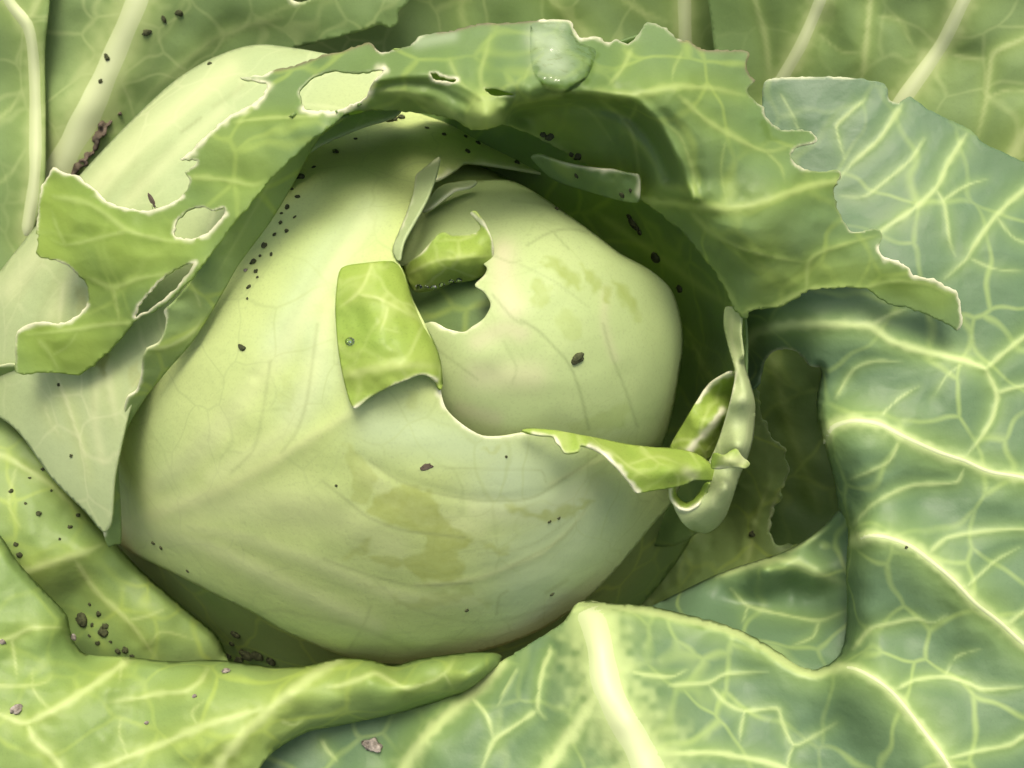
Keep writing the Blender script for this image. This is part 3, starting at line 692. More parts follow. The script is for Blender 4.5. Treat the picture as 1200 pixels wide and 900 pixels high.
baseB = ellipsoid(600, 400, 205, 200, 5.3, 1.8)
B_BITE = [(465,312),(500,304),(545,300),(570,312),(567,323),(556,334),(567,342),(575,357),(567,373),(553,383),(543,389),(523,385),(505,377)]
sheet('head_leaf', [(440,300),(480,240),(520,222),(560,212),(600,212),(633,229),(667,252),(700,276),(727,297),(760,315),(785,337),(797,367),(801,400),(796,440),(790,473),(780,513),(768,535),(720,570),(640,590),(560,570),(490,520),(470,450),(480,390)] [:-2] + [(455,450),(470,395)] + B_BITE[::-1], M_BALL, base=baseB, step=2.6, wob=0.04, wob_s=60, key='ball', thick=0.06,
      edges=[B_BITE[4:]], edge_w=2.8,
      rolls=[([(600,212),(667,252),(727,297),(785,337),(801,400),(790,473),(770,530)],14,0.5)],
      lines=[([(610,375),(630,387),(650,407),(667,427),(680,460),(690,503)],1.7,0.5),([(707,380),(717,417),(733,457),(747,500)],1.6,0.4),([(617,288),(643,273),(667,268),(690,273)],1.4,0.5),([(650,274),(667,292)],1.2,0.4),([(580,300),(600,308),(610,305)],1.2,0.35),([(577,345),(600,372),(612,380)],1.5,0.4),([(600,235),(640,240),(660,248)],2.0,0.35),([(500,400),(540,430),(560,445)],1.5,0.35),([(610,310),(650,330),(690,360)],1.2,0.3),([(590,400),(605,430),(600,450)],1.3,0.3)],
      pales=[([(590,295),(590,330),(600,360)],16,0.55),([(560,440),(600,440),(625,440)],18,0.35),([(560,400),(590,385),(610,390)],12,0.4),([(710,340),(708,380),(720,420)],6,0.25),([(540,480),(580,490)],10,0.3)],
      stains=[([(632,304),(650,303),(670,318),(684,335),(678,340),(662,328),(645,312)],0.75),([(626,328),(640,330),(645,350),(632,362),(622,350)],0.6),([(678,313),(697,318),(702,338),(695,340),(688,325)],0.7),([(704,337),(716,337),(717,355),(708,352)],0.7),([(720,327),(735,338),(745,355),(750,375),(738,365),(725,345)],0.7),([(655,360),(672,365),(680,395),(665,400),(652,380)],0.35),([(665,500),(690,490),(735,475),(730,500),(690,512)],0.3)],
      label='round inner ball of the head with a bite taken from its left')
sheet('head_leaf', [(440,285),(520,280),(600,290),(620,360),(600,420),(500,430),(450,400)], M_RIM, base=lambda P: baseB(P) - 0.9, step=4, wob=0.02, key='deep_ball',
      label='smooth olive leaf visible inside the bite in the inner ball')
sheet('curled_flap', [(474,313),(493,297),(507,281),(515,273),(521,272),(530,276),(545,275),(557,273),(563,267),(558,259),(551,250),(554,247),(559,249),(570,266),(577,281),(579,300),(577,312),(567,323),(550,330),(530,332),(517,338),(500,342),(486,342),(478,330)], M_FLAP, parent=SHEETS['ball']['obj'],
      ctrl=[(474,313,5.7),(515,274,6.3),(545,276,6.3),(554,248,6.6),(578,300,6.3),(567,323,6.1),(486,342,5.7),(530,332,6.0),(500,315,6.4),(530,300,6.75),(560,300,6.65),(572,275,6.5)], c=12, step=1.8, wob=0.02, wob_s=15, key='inner_flap',
      edges=[[(474,313),(493,297),(515,273),(530,276),(557,273)],[(551,250),(570,266),(577,281),(579,305)]], edge_w=2.2, veins=[([(480,320),(510,306),(540,302),(575,300)],4,4,0.5,0.03)], thick=0.06,
      label='bright green torn flap curling out of the bite')
# lips of the main head leaf
sheet('torn_lip', [(515,184),(505,190),(494,199),(487,206),(484,227),(475,253),(465,277),(460,292),(464,304),(468,305),(470,294),(474,280),(484,262),(500,233),(510,207)], M_WRAP, parent=SHEETS['main']['obj'], base=baseA,
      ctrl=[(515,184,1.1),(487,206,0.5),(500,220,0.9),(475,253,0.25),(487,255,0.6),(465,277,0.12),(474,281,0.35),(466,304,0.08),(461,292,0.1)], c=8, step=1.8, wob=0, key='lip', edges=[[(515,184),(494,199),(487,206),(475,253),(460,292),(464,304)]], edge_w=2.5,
      label='narrow pale upright lip of the torn head leaf')
sheet('curled_flap', [(400,314),(428,308),(460,306),(473,316),(484,350),(497,377),(510,403),(517,425),(519,450),(517,456),(511,446),(500,440),(490,440),(478,445),(458,453),(434,465),(415,479),(405,455),(397,415),(393,370),(394,340)], M_FLAP, parent=SHEETS['main']['obj'], base=baseA,
      ctrl=[(400,314,0.35),(460,306,0.3),(393,370,0.3),(405,455,0.35),(415,478,0.45),(455,453,0.6),(490,440,0.55),(518,450,0.25),(517,425,0.2),(497,377,0.15),(473,316,0.15),(440,340,0.62),(450,400,0.72),(480,425,0.68),(430,430,0.62)], c=12, step=2, wob=0.02, wob_s=22, key='front_flap', thick=0.07,
      rolls=[([(460,306),(473,316),(484,350),(497,377),(510,403),(519,450)],14,0.3)], edges=[[(415,479),(434,465),(458,453),(478,445),(490,440),(500,440),(511,446)]], edge_w=3.0,
      veins=[([(436,309),(428,330),(418,345),(398,360)],5,4,0.7,0.03),([(420,345),(445,350),(468,362),(485,372)],4,4,0.65,0.03),([(455,360),(450,378),(445,388)],4,3,0.6,0.02),([(405,440),(440,432),(480,428),(515,430)],10,12,0.6,0.04),([(450,385),(470,390)],2,2,0.3)],
      label='bright yellow-green flap folded back over the head')
sheet('curled_flap', [(612,504),(622,502),(650,504),(673,508),(700,513),(733,520),(767,524),(787,525),(813,530),(827,538),(837,548),(845,559),(838,563),(829,563),(814,563),(803,568),(787,572),(767,575),(747,578),(740,569),(733,560),(723,547),(707,531),(690,523),(681,521),(679,528),(663,531),(657,523),(652,518),(648,511),(630,509)], M_FLAP, parent=SHEETS['main']['obj'],
      ctrl=[(615,505,7.0),(650,506,6.9),(663,528,7.0),(700,515,6.1),(692,520,6.6),(720,540,6.5),(735,522,5.4),(745,576,6.0),(767,525,5.0),(760,550,6.0),(787,527,4.7),(790,550,5.6),(787,570,5.3),(813,532,4.4),(820,548,4.9),(843,559,4.3),(810,562,4.8)], c=9, step=1.8, wob=0.015, wob_s=20, key='low_flap', thick=0.07,
      edges=[([(690,523),(707,531),(723,547),(733,560),(740,569),(747,578)], 3.6, 1.2), [(625,508),(648,511),(657,523),(663,531),(679,528),(681,521),(690,523),(707,531),(723,547),(733,560),(740,569),(747,578)]], edge_w=3.2,  # wide first stroke paints the lit cut face of the flap
      veins=[([(690,517),(715,528),(735,545),(760,560)],3,3,0.5,0.02),([(735,545),(770,535),(800,545)],3,3,0.45,0.02)], pales=[([(805,553),(812,558)],7,0.7)],
      label='bright green bitten flap sticking out over the head on the right')
sheet('torn_lip', [(495,248),(503,232),(512,221),(523,215),(543,212),(557,211),(559,213),(550,219),(535,222),(525,228),(516,235),(505,244)], M_WRAP, parent=SHEETS['main']['obj'], ctrl=[(495,248,4.6),(512,221,4.5),(543,212,4.4),(558,212,4.5),(530,224,4.9),(510,240,4.9)], c=10, step=1.8, wob=0, edges=[[(495,248),(505,244),(516,235),(525,228),(535,222),(550,219),(559,213)]], edge_w=2.2, key='lip2')
# shaded inner face right of the ball
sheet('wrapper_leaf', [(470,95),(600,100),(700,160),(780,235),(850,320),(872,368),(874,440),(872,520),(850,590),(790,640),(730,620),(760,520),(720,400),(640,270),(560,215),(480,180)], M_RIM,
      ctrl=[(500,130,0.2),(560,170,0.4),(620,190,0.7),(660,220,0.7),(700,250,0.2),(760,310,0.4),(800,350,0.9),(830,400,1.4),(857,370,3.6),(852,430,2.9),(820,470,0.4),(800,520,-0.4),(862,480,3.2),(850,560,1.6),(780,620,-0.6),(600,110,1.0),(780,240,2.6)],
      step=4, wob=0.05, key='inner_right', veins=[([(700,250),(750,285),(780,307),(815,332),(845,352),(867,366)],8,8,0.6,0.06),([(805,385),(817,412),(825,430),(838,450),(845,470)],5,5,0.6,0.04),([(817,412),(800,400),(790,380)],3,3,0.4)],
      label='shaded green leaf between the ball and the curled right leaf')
sheet('torn_lip', [(622,184),(633,182),(650,188),(667,193),(693,197),(717,199),(735,204),(748,206),(750,222),(748,237),(735,237),(717,233),(683,223),(655,214),(640,205),(630,195)], M_RIM, parent=SHEETS['inner_right']['obj'],
      ctrl=[(622,184,5.0),(650,188,5.3),(693,197,5.8),(748,206,6.2),(748,236,5.8),(717,233,5.4),(683,222,5.0),(650,212,4.7),(700,212,5.7)], c=9, step=1.8, wob=0.02, wob_s=15, edges=[[(622,184),(633,182),(667,193),(717,199),(748,206),(749,225)]], edge_w=4.5, key='strip')

# ------------------------------------------------------------------ outer wrapper on the left
baseC = ellipsoid(440, 440, 460, 400, 6.0)
sheet('wrapper_leaf', [(-70,480),(-60,400),(0,318),(50,255),(100,198),(150,145),(200,98),(240,72),(280,56),(310,52),(350,57),(400,66),(460,76),(470,130),(420,150),(360,180),(300,250),(230,335),(196,400),(168,440),(152,480),(142,520),(134,560),(130,612),(121,624),(100,600),(60,560),(20,505),(-20,480)], M_WRAP, base=baseC, step=3, wob=0.04, wob_s=70, key='wrap',
      rolls=[([(-60,400),(0,318),(100,198),(200,98),(240,72),(310,52),(350,57)],18,0.6)],
      veins=[([(66,440),(78,470),(88,500),(98,530),(104,560)],5,3,0.65,0.03),([(52,475),(60,497),(75,515)],3,2,0.4),([(75,330),(70,370),(66,440)],5,5,0.5),([(120,400),(130,460),(138,500)],12,10,0.5,0.04),([(60,300),(110,230),(180,160),(270,90)],10,6,0.25,0.03)],
      lines=[([(212,155),(225,146),(235,138)],1.8,0.45),([(250,125),(270,112),(285,100)],3,0.25),([(150,225),(180,190),(200,170)],6,0.15),([(30,430),(50,360),(95,270),(160,190)],5,0.16),([(90,430),(85,360),(110,310)],3,0.2),([(110,480),(105,440),(112,410)],3,0.2),([(20,350),(60,290),(130,205)],4,0.14)], pales=[([(10,340),(90,240),(180,150),(270,80)],14,0.45),([(60,370),(120,270),(200,185),(260,130)],9,0.35),([(120,540),(110,480),(118,430)],6,0.4)], stains=[([(105,418),(122,412),(126,420),(118,442)],0.8),([(92,335),(102,340),(100,360),(88,365)],0.5),([(150,440),(158,430),(163,445),(155,455)],0.4)],
      label='smooth whitish-green wrapper leaf behind the bitten left rim')
sheet('wrapper_leaf', [(410,135),(378,158),(362,182),(343,217),(317,260),(280,310),(263,340),(230,395),(200,430),(173,463),(150,500),(139,530),(140,567),(142,600),(142,637),(134,638),(127,641),(122,626),(124,592),(127,560),(134,535),(140,510),(147,490),(146,478),(150,465),(160,458),(165,440),(167,420),(170,412),(172,408),(185,402),(192,390),(195,375),(193,364),(212,345),(240,305),(280,245),(350,160)], M_LOW,
      ctrl=[(362,182,5.4),(317,260,5.7),(280,310,5.8),(263,340,5.9),(230,395,5.7),(200,430,5.3),(150,500,4.2),(138,530,3.6),(142,600,2.4),(142,638,2.0),(330,180,6.6),(270,250,6.6),(200,350,6.2),(190,400,5.9),(160,440,5.3),(140,510,4.1),(126,590,2.8),(125,635,2.3),(400,140,6.0)],
      c=14, step=2.4, wob=0.03, wob_s=30, edges=[[(122,626),(124,592),(127,560),(134,535),(140,510),(147,490),(146,478),(150,465),(160,458),(165,440),(167,420),(170,412),(172,408),(185,402),(192,390),(195,375),(193,364)]], edge_w=2.6, key='inner_rim',
      veins=[([(172,410),(200,405),(225,390),(240,370)],5,4,0.6,0.03),([(235,360),(230,345),(222,330)],3,3,0.4),([(330,190),(290,260),(250,330)],5,4,0.25)],
      label='long green inner edge strip of the wrapper down the left of the head')

D_UP = [(63,196),(73,202),(88,205),(100,213),(112,223),(122,233),(133,240),(150,244),(173,247),(190,242),(203,237),(213,230),(220,220),(222,210),(217,202),(230,193),(230,188),(211,187),(220,180),(233,167),(247,155),(263,140),(283,128),(297,122),(307,112),(313,101),(311,97),(293,94),(280,91),(300,88),(312,87),(317,83),(333,80),(353,74),(377,65),(400,60),(432,50),(443,59),(457,60),(480,53),(493,43),(513,38),(533,35),(560,28),(583,27),(617,25),(633,23),(650,23),(668,24),(675,37),(682,45),(700,43),(713,50),(722,46),(735,51),(747,43),(752,33),(757,27),(770,28),(783,35),(797,47),(808,48),(822,58),(847,59),(877,60),(875,80),(884,95),(877,102),(875,107),(883,117),(895,125),(895,133),(907,147),(920,152),(947,152),(958,162),(953,168),(933,172),(928,182),(933,193),(953,201),(983,200),(986,207),(978,220),(980,240),(988,257),(1000,272),(1028,268),(1034,278),(1030,290),(1035,300),(1050,305),(1065,313),(1070,323),(1097,328),(1107,335),(1122,343),(1128,378),(1123,388)]
D_LOW = [(1110,380),(1090,370),(1070,363),(1047,358),(1030,350),(1017,339),(987,337),(950,340),(933,350),(913,360),(884,363),(878,367),(875,374),(868,372),(862,366),(845,330),(822,298),(800,273),(775,252),(750,235),(720,214),(690,195),(650,172),(612,153),(590,146),(567,152),(547,150),(533,141),(513,136),(487,132),(433,129),(410,132),(387,148),(363,165),(343,185),(310,217),(290,243),(277,257),(243,302),(230,320),(193,357),(157,378),(140,400),(123,415),(97,437),(87,439),(55,437),(20,438)]
D_LEFT = [(20,438),(18,417),(20,388),(43,378),(73,378),(90,370),(102,357),(103,342),(100,332),(87,318),(70,307),(46,301),(42,297),(44,280),(43,260),(48,220),(53,210),(63,196)]
D_H1 = [(158,371),(167,353),(187,330),(207,315),(228,308),(213,329),(193,349),(173,364)]
D_H2 = [(203,273),(207,260),(217,248),(237,243),(247,247),(262,243),(263,250),(253,263),(243,273),(227,279),(207,278)]
D_H3 = [(350,110),(355,100),(370,88),(393,83),(417,85),(433,83),(450,80),(440,92),(432,107),(430,115),(417,122),(397,128),(377,130),(357,128),(354,120)]
D_H4 = [(504,85),(510,84),(520,89),(535,93),(530,96),(515,96),(507,92)]
D_H5 = [(567,104),(583,105),(603,111),(593,113),(577,111)]
cl = lambda L: L + [L[0]]
def cut(L, spans):
    """runs of a line that lie inside the given x spans / outside them"""
    ins, outs, cur, st = [], [], [], None
    for q in L:
        s = any(a <= q[0] <= b and q[1] < 100 for a, b in spans)
        if st is not None and s != st:
            cur.append(q); (ins if st else outs).append(cur); cur = []
        cur.append(q); st = s
    (ins if st else outs).append(cur)
    return [c for c in ins if len(c) > 2], [c for c in outs if len(c) > 2]
D_DRY, D_PALE = cut(D_UP, [(316, 432), (505, 625), (795, 877)])
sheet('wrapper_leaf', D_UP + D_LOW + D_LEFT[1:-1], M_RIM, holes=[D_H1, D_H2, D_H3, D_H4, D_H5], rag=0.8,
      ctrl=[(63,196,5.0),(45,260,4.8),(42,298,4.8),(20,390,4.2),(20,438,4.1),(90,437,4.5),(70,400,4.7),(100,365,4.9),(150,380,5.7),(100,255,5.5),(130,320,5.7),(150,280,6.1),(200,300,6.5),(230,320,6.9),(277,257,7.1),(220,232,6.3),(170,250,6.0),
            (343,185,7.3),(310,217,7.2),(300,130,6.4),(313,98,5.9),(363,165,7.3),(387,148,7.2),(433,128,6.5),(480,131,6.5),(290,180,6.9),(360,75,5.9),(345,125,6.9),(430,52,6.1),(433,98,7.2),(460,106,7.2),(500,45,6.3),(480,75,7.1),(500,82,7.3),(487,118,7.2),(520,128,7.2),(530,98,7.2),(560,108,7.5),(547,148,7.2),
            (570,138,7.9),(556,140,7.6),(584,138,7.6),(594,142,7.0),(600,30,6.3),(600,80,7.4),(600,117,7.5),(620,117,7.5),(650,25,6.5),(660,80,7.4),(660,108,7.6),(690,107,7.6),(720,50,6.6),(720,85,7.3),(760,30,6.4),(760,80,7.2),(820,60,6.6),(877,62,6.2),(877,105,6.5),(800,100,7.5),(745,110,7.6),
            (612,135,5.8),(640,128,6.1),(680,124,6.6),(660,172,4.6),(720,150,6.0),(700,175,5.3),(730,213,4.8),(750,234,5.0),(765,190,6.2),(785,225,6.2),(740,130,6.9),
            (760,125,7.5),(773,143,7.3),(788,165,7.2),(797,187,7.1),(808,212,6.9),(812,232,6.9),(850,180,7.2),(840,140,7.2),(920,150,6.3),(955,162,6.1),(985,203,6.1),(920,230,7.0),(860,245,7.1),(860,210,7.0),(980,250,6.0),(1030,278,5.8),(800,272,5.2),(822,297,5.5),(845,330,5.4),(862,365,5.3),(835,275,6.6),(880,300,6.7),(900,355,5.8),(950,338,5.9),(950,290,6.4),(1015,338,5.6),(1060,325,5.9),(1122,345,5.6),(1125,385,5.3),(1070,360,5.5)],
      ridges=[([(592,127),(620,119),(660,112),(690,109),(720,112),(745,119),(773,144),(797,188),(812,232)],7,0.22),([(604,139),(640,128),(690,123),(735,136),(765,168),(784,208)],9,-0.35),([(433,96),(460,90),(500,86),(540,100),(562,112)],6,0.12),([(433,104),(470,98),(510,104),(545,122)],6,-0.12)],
      c=13, step=2.4, wob=0.035, wob_s=35, pucker=0.09, post=lambda P, h: h + 0.8 * np.exp(-((P[:, 0] - 540) / 200)**2) * sg((175 - P[:, 1]) / 25), key='rim', thick=0.045, lines=[(c, 2.4, 0.75) for c in D_DRY], edges=D_PALE + [(D_UP[17:26], 4.6, 1.2), (D_UP[0:12], 3.0, 1.2), ([(1030,290),(1035,300),(1050,305),(1065,313),(1070,323),(1097,328),(1107,335),(1122,343)], 3.2, 1.2), ([(450,80),(440,92),(432,107),(430,115),(417,122),(397,128),(377,130),(357,128)], 4.6, 1.2), ([(207,278),(227,279),(243,273),(253,263),(263,250)], 3.2, 1.2), ([(20,388),(43,378),(73,378),(90,370),(102,357)], 3.0, 1.2), D_LEFT, cl(D_H1), cl(D_H2), cl(D_H3), cl(D_H4), cl(D_H5)], edge_w=2.3,  # widened tuple strokes paint sunlit cut faces over the pale bitten margin
      veins=[([(63,230),(100,237),(127,253),(150,270),(187,280),(215,283),(245,275)],7,6,0.7,0.05),([(150,270),(110,280),(77,287),(60,280)],5,4,0.6,0.03),([(77,287),(67,267),(60,245)],4,3,0.5),([(222,207),(260,210),(297,217),(310,212)],6,5,0.7,0.04),([(275,143),(317,138),(353,137),(380,135)],5,4,0.8,0.04),
             ([(157,378),(123,380),(93,385),(53,390),(30,392)],6,4,0.7,0.04),([(103,325),(133,337),(160,327),(213,317)],6,5,0.65,0.04),([(133,337),(137,360),(140,380)],5,4,0.6,0.03),([(45,398),(60,417),(70,437)],5,4,0.5,0.03),([(60,417),(80,405),(93,385)],3,3,0.4),
             ([(567,120),(563,87),(570,60),(575,40)],7,4,0.5,0.03),([(566,118),(569,134),(569,150)],30,46,0.9,0.0),([(527,70),(540,97),(563,113)],5,4,0.45,0.03),([(440,104),(487,114),(520,128),(547,145)],8,10,0.6,0.04),([(600,126),(613,120),(660,110),(700,108)],5,6,0.5),
             ([(690,108),(720,112),(750,110),(787,102),(833,103),(873,112)],10,8,0.75,0.06),([(740,58),(730,80),(713,100)],6,4,0.6,0.03),([(797,113),(827,140),(860,160),(897,177),(930,170)],7,6,0.6,0.05),([(897,177),(915,195),(920,215)],4,3,0.4),
             ([(752,234),(775,237),(800,240),(853,245),(893,238),(920,227),(953,217),(979,213)],9,8,0.85,0.06),([(813,236),(812,200),(797,160),(775,142)],5,3,0.5,0.03),([(807,245),(833,273),(867,290),(900,300),(945,308)],6,4,0.6,0.04),([(868,368),(883,363),(913,358),(945,341),(985,336),(1015,337)],8,6,0.75,0.05),([(945,340),(947,310),(957,298),(987,287),(1028,276)],5,4,0.6,0.04),([(1015,337),(1043,330),(1087,333),(1110,345)],5,4,0.55,0.03),([(820,300),(845,330),(866,366)],6,8,0.5),
             ([(590,147),(620,157),(650,172),(690,195)],8,6,0.55,0.03),([(697,112),(722,132),(738,150),(746,180),(752,230)],5,5,0.55,0.03),([(735,145),(745,128),(745,120)],4,3,0.4),([(655,120),(690,130),(720,170)],3,3,0.3),([(640,60),(620,80),(610,110)],3,3,0.3),([(850,165),(845,200),(853,243)],3,3,0.35),([(800,60),(790,80),(787,100)],4,3,0.4)],
      stains=[([(888,143),(895,140),(905,155),(915,165),(905,167),(893,160)],0.8),([(868,290),(890,300),(905,295),(895,310),(870,305)],0.4),([(624,72),(634,90),(648,97),(666,98),(684,88),(697,60),(700,70),(688,98),(668,110),(646,109),(630,97)],0.95)],  # last shape paints the water drop's dark lens rim into the leaf
      warm=[([(60,240),(60,400),(90,410)],60,0.95),([(90,240),(150,290),(200,290)],50,0.8),([(260,170),(300,200),(250,260)],35,0.4),([(640,150),(700,190),(740,225)],30,0.6),([(900,330),(1000,320),(1100,350)],22,0.5),([(880,300),(900,290)],25,0.4)],  # left-arm strokes: young-tissue yellow, with light through the leaf painted in
      pales=[([(632,45),(650,52),(640,70),(655,76)],15,0.8),([(490,50),(530,42)],8,0.4),([(640,28),(660,30)],6,0.6)],
      label='curled bitten rim leaf arching over the top of the head')

sheet('leaf_sun_wall', [(458,62),(480,60),(500,50),(533,42),(583,35),(650,34),(700,56),(760,40),(800,58),(868,70),(876,110),(900,155),(935,200),(960,250),(940,310),(880,330),(800,262),(750,225),(690,185),(640,160),(590,138),(548,142),(500,122),(465,105)], M_RIM, parent=SHEETS['rim']['obj'],
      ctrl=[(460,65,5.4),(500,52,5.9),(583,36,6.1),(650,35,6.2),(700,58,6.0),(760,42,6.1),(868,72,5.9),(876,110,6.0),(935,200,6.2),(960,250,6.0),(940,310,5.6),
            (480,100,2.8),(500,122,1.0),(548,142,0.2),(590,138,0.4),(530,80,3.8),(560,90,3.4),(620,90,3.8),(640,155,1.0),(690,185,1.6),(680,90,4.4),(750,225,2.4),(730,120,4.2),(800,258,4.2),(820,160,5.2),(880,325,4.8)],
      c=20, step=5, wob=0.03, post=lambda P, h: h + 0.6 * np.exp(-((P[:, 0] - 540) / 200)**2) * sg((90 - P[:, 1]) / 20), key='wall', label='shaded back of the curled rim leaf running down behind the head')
sheet('leaf_sun_wall', [(340,140),(357,131),(377,134),(397,132),(420,125),(437,113),(462,106),(478,114),(475,126),(442,131),(424,135),(402,139),(384,145),(366,157),(348,164)], M_RIM, parent=SHEETS['rim']['obj'],  # added barrier strip that stops sun leaking under the rim onto the head
      ctrl=[(342,141,6.9),(357,132,6.9),(377,135,6.9),(397,133,6.9),(420,126,6.9),(437,114,6.9),(462,107,7.0),(476,124,2.4),(442,130,2.6),(424,134,2.8),(402,138,3.0),(384,144,3.4),(366,156,4.0),(348,163,5.0)], c=5, step=2, wob=0.0, key='sun_block_left')
# ------------------------------------------------------------------ rolled leaf on the right of the head
sheet('wrapper_leaf', [(850,360),(848,383),(854,410),(861,437),(857,463),(847,500),(836,530),(829,545),(831,566),(822,585),(810,596),(797,597),(788,588),(792,600),(800,613),(812,622),(830,625),(848,610),(860,580),(868,556),(878,532),(884,507),(885,473),(880,450),(873,427),(868,392),(868,366)], M_WRAP,
      ctrl=[(850,362,4.9),(867,367,5.2),(851,390,4.6),(865,392,5.1),(856,412,4.7),(868,428,5.1),(863,450,4.9),(870,470,5.2),(880,480,4.8),(850,510,4.7),(865,520,5.3),(880,510,4.6),(838,540,4.4),(850,570,5.0),(865,560,4.4),(832,570,4.5),(840,600,4.3),(822,588,4.5),(800,600,4.3),(815,610,4.2),(830,622,3.4),(852,605,3.6),(790,590,4.2)], c=12, step=1.8, wob=0.015, wob_s=30, key='rolled', thick=0.045,
      rolls=[([(873,427),(880,450),(885,473),(884,507),(878,532),(868,556),(848,610),(830,625),(812,622)],13,0.9)],
      edges=[[(862,437),(857,463),(847,500),(836,530)],[(829,545),(831,566),(822,585),(810,596),(797,597),(788,588)]], edge_w=2.2,
      veins=[([(858,370),(857,395),(862,420),(864,440)],5,5,0.5,0.03)], label='narrow pale green leaf rolled like a tube right of the ball')
sheet('torn_lip', [(836,531),(848,533),(858,527),(864,526),(870,535),(879,543),(874,549),(864,548),(852,549),(842,550),(833,548)], M_FLAP, parent=SHEETS['rolled']['obj'], ctrl=[(836,532,5.3),(862,527,5.6),(878,543,5.5),(860,548,5.6),(836,548,5.2),(853,540,5.7)], c=8, step=1.6, wob=0.02, wob_s=10, edges=[[(864,526),(870,535),(879,543),(874,549),(864,548),(842,550)]], edge_w=3.5, pales=[([(850,540),(870,540)],8,0.7)])
sheet('rolled_end', [(786,571),(787,584),(795,594),(806,597),(817,591),(825,580),(831,567),(826,566),(820,575),(812,585),(804,589),(797,585),(792,577),(791,570)], M_FLAP, parent=SHEETS['rolled']['obj'], ctrl=[(786,571,4.6),(795,595,4.5),(817,592,4.6),(830,567,4.8),(820,575,4.2),(805,588,4.0),(792,576,4.1)], c=8, step=1.6, wob=0, edges=[[(786,571),(787,584),(795,594),(806,597),(817,591),(825,580),(831,567)]], edge_w=2.0)
sheet('wrapper_leaf', [(785,524),(792,510),(800,497),(809,482),(817,470),(833,450),(845,442),(855,437),(863,439),(861,463),(852,500),(842,528),(825,540),(800,536),(790,530)], M_FLAP,
      ctrl=[(786,523,3.6),(800,497,3.9),(817,470,4.1),(855,438,4.5),(842,468,3.7),(846,482,4.2),(835,498,4.3),(806,529,4.0),(815,495,4.3),(826,478,4.1),(858,470,3.5),(850,505,3.4),(838,530,3.3)], c=9, step=1.8, wob=0.02, wob_s=15, key='small_roll',
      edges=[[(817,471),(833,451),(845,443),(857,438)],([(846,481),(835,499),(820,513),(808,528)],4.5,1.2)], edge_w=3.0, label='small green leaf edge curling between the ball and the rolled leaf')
sheet('wrapper_leaf', [(-90,425),(-30,432),(0,429),(12,427),(22,430),(32,438),(20,447),(0,450),(-30,452),(-90,480)], M_LOW, ctrl=[(-80,430,1.4),(0,430,2.4),(20,431,2.6),(30,440,2.2),(0,449,1.6),(-80,475,0.6)], c=12, step=3, edges=[[(-30,432),(0,429),(12,427),(22,430)]], edge_w=2.5, wob=0.02, key='left_lip',
      label='thin leaf margin poking out at the left edge of the picture')

# core and stem (closed body inside the wrapping leaves)
def ball(name, center_px, radii_cm, mat, parent, label=None):
    c = to_world(np.array([center_px[0]]), np.array([center_px[1]]), np.array([center_px[2]]))[0]
    u = np.linspace(0, 2 * math.pi, 48, endpoint=False); v = np.linspace(0.001, math.pi - 0.001, 25)
    Uu, Vv = np.meshgrid(u, v)
    P = c + 0.01 * (radii_cm[0] * (np.sin(Vv) * np.cos(Uu))[..., None] * RV + radii_cm[1] * (np.sin(Vv) * np.sin(Uu))[..., None] * UV_ - radii_cm[2] * np.cos(Vv)[..., None] * FV)
    P = P.reshape(-1, 3) - np.array(PO)
    fs = [(i * 48 + j, i * 48 + (j + 1) % 48, (i + 1) * 48 + (j + 1) % 48, (i + 1) * 48 + j) for i in range(24) for j in range(48)]
    o = link_mesh(name, P, np.array(fs), [mat], parent)
    if label: o['label'] = label
    return o
ball('head_core', (470, 462, -1.0), (7.3, 7.2, 6.2), M_HEAD, PLANT)
def stem():
    n = 20; V = []; rr = [0.030, 0.024, 0.022, 0.028, 0.034]; zz = [-0.04, 0.0, 0.03, 0.06, 0.09]
    for z, r in zip(zz, rr):
        for k in range(n):
            a = 2 * math.pi * k / n
            V.append((-0.03 + r * math.cos(a), -0.005 + r * math.sin(a), z))
    fs = [(i * n + k, i * n + (k + 1) % n, (i + 1) * n + (k + 1) % n, (i + 1) * n + k) for i in range(len(zz) - 1) for k in range(n)]
    link_mesh('stem', np.array(V), np.array(fs), [M_RIB], PLANT)
stem()

# ------------------------------------------------------------------ droppings, grit, water
def surf(key, x, y):
    S = SHEETS[key]
    q = np.array([[x, y], [x + 3, y], [x, y + 3]], float)
    w = to_world(q[:, 0], q[:, 1], S['h'](q))
    n = np.cross(w[2] - w[0], w[1] - w[0]); n /= np.linalg.norm(n)
    if n @ FV > 0: n = -n
    px = (DIST - S['h'](q[:1])[0]) * 0.01 / F
    return w[0], n, px

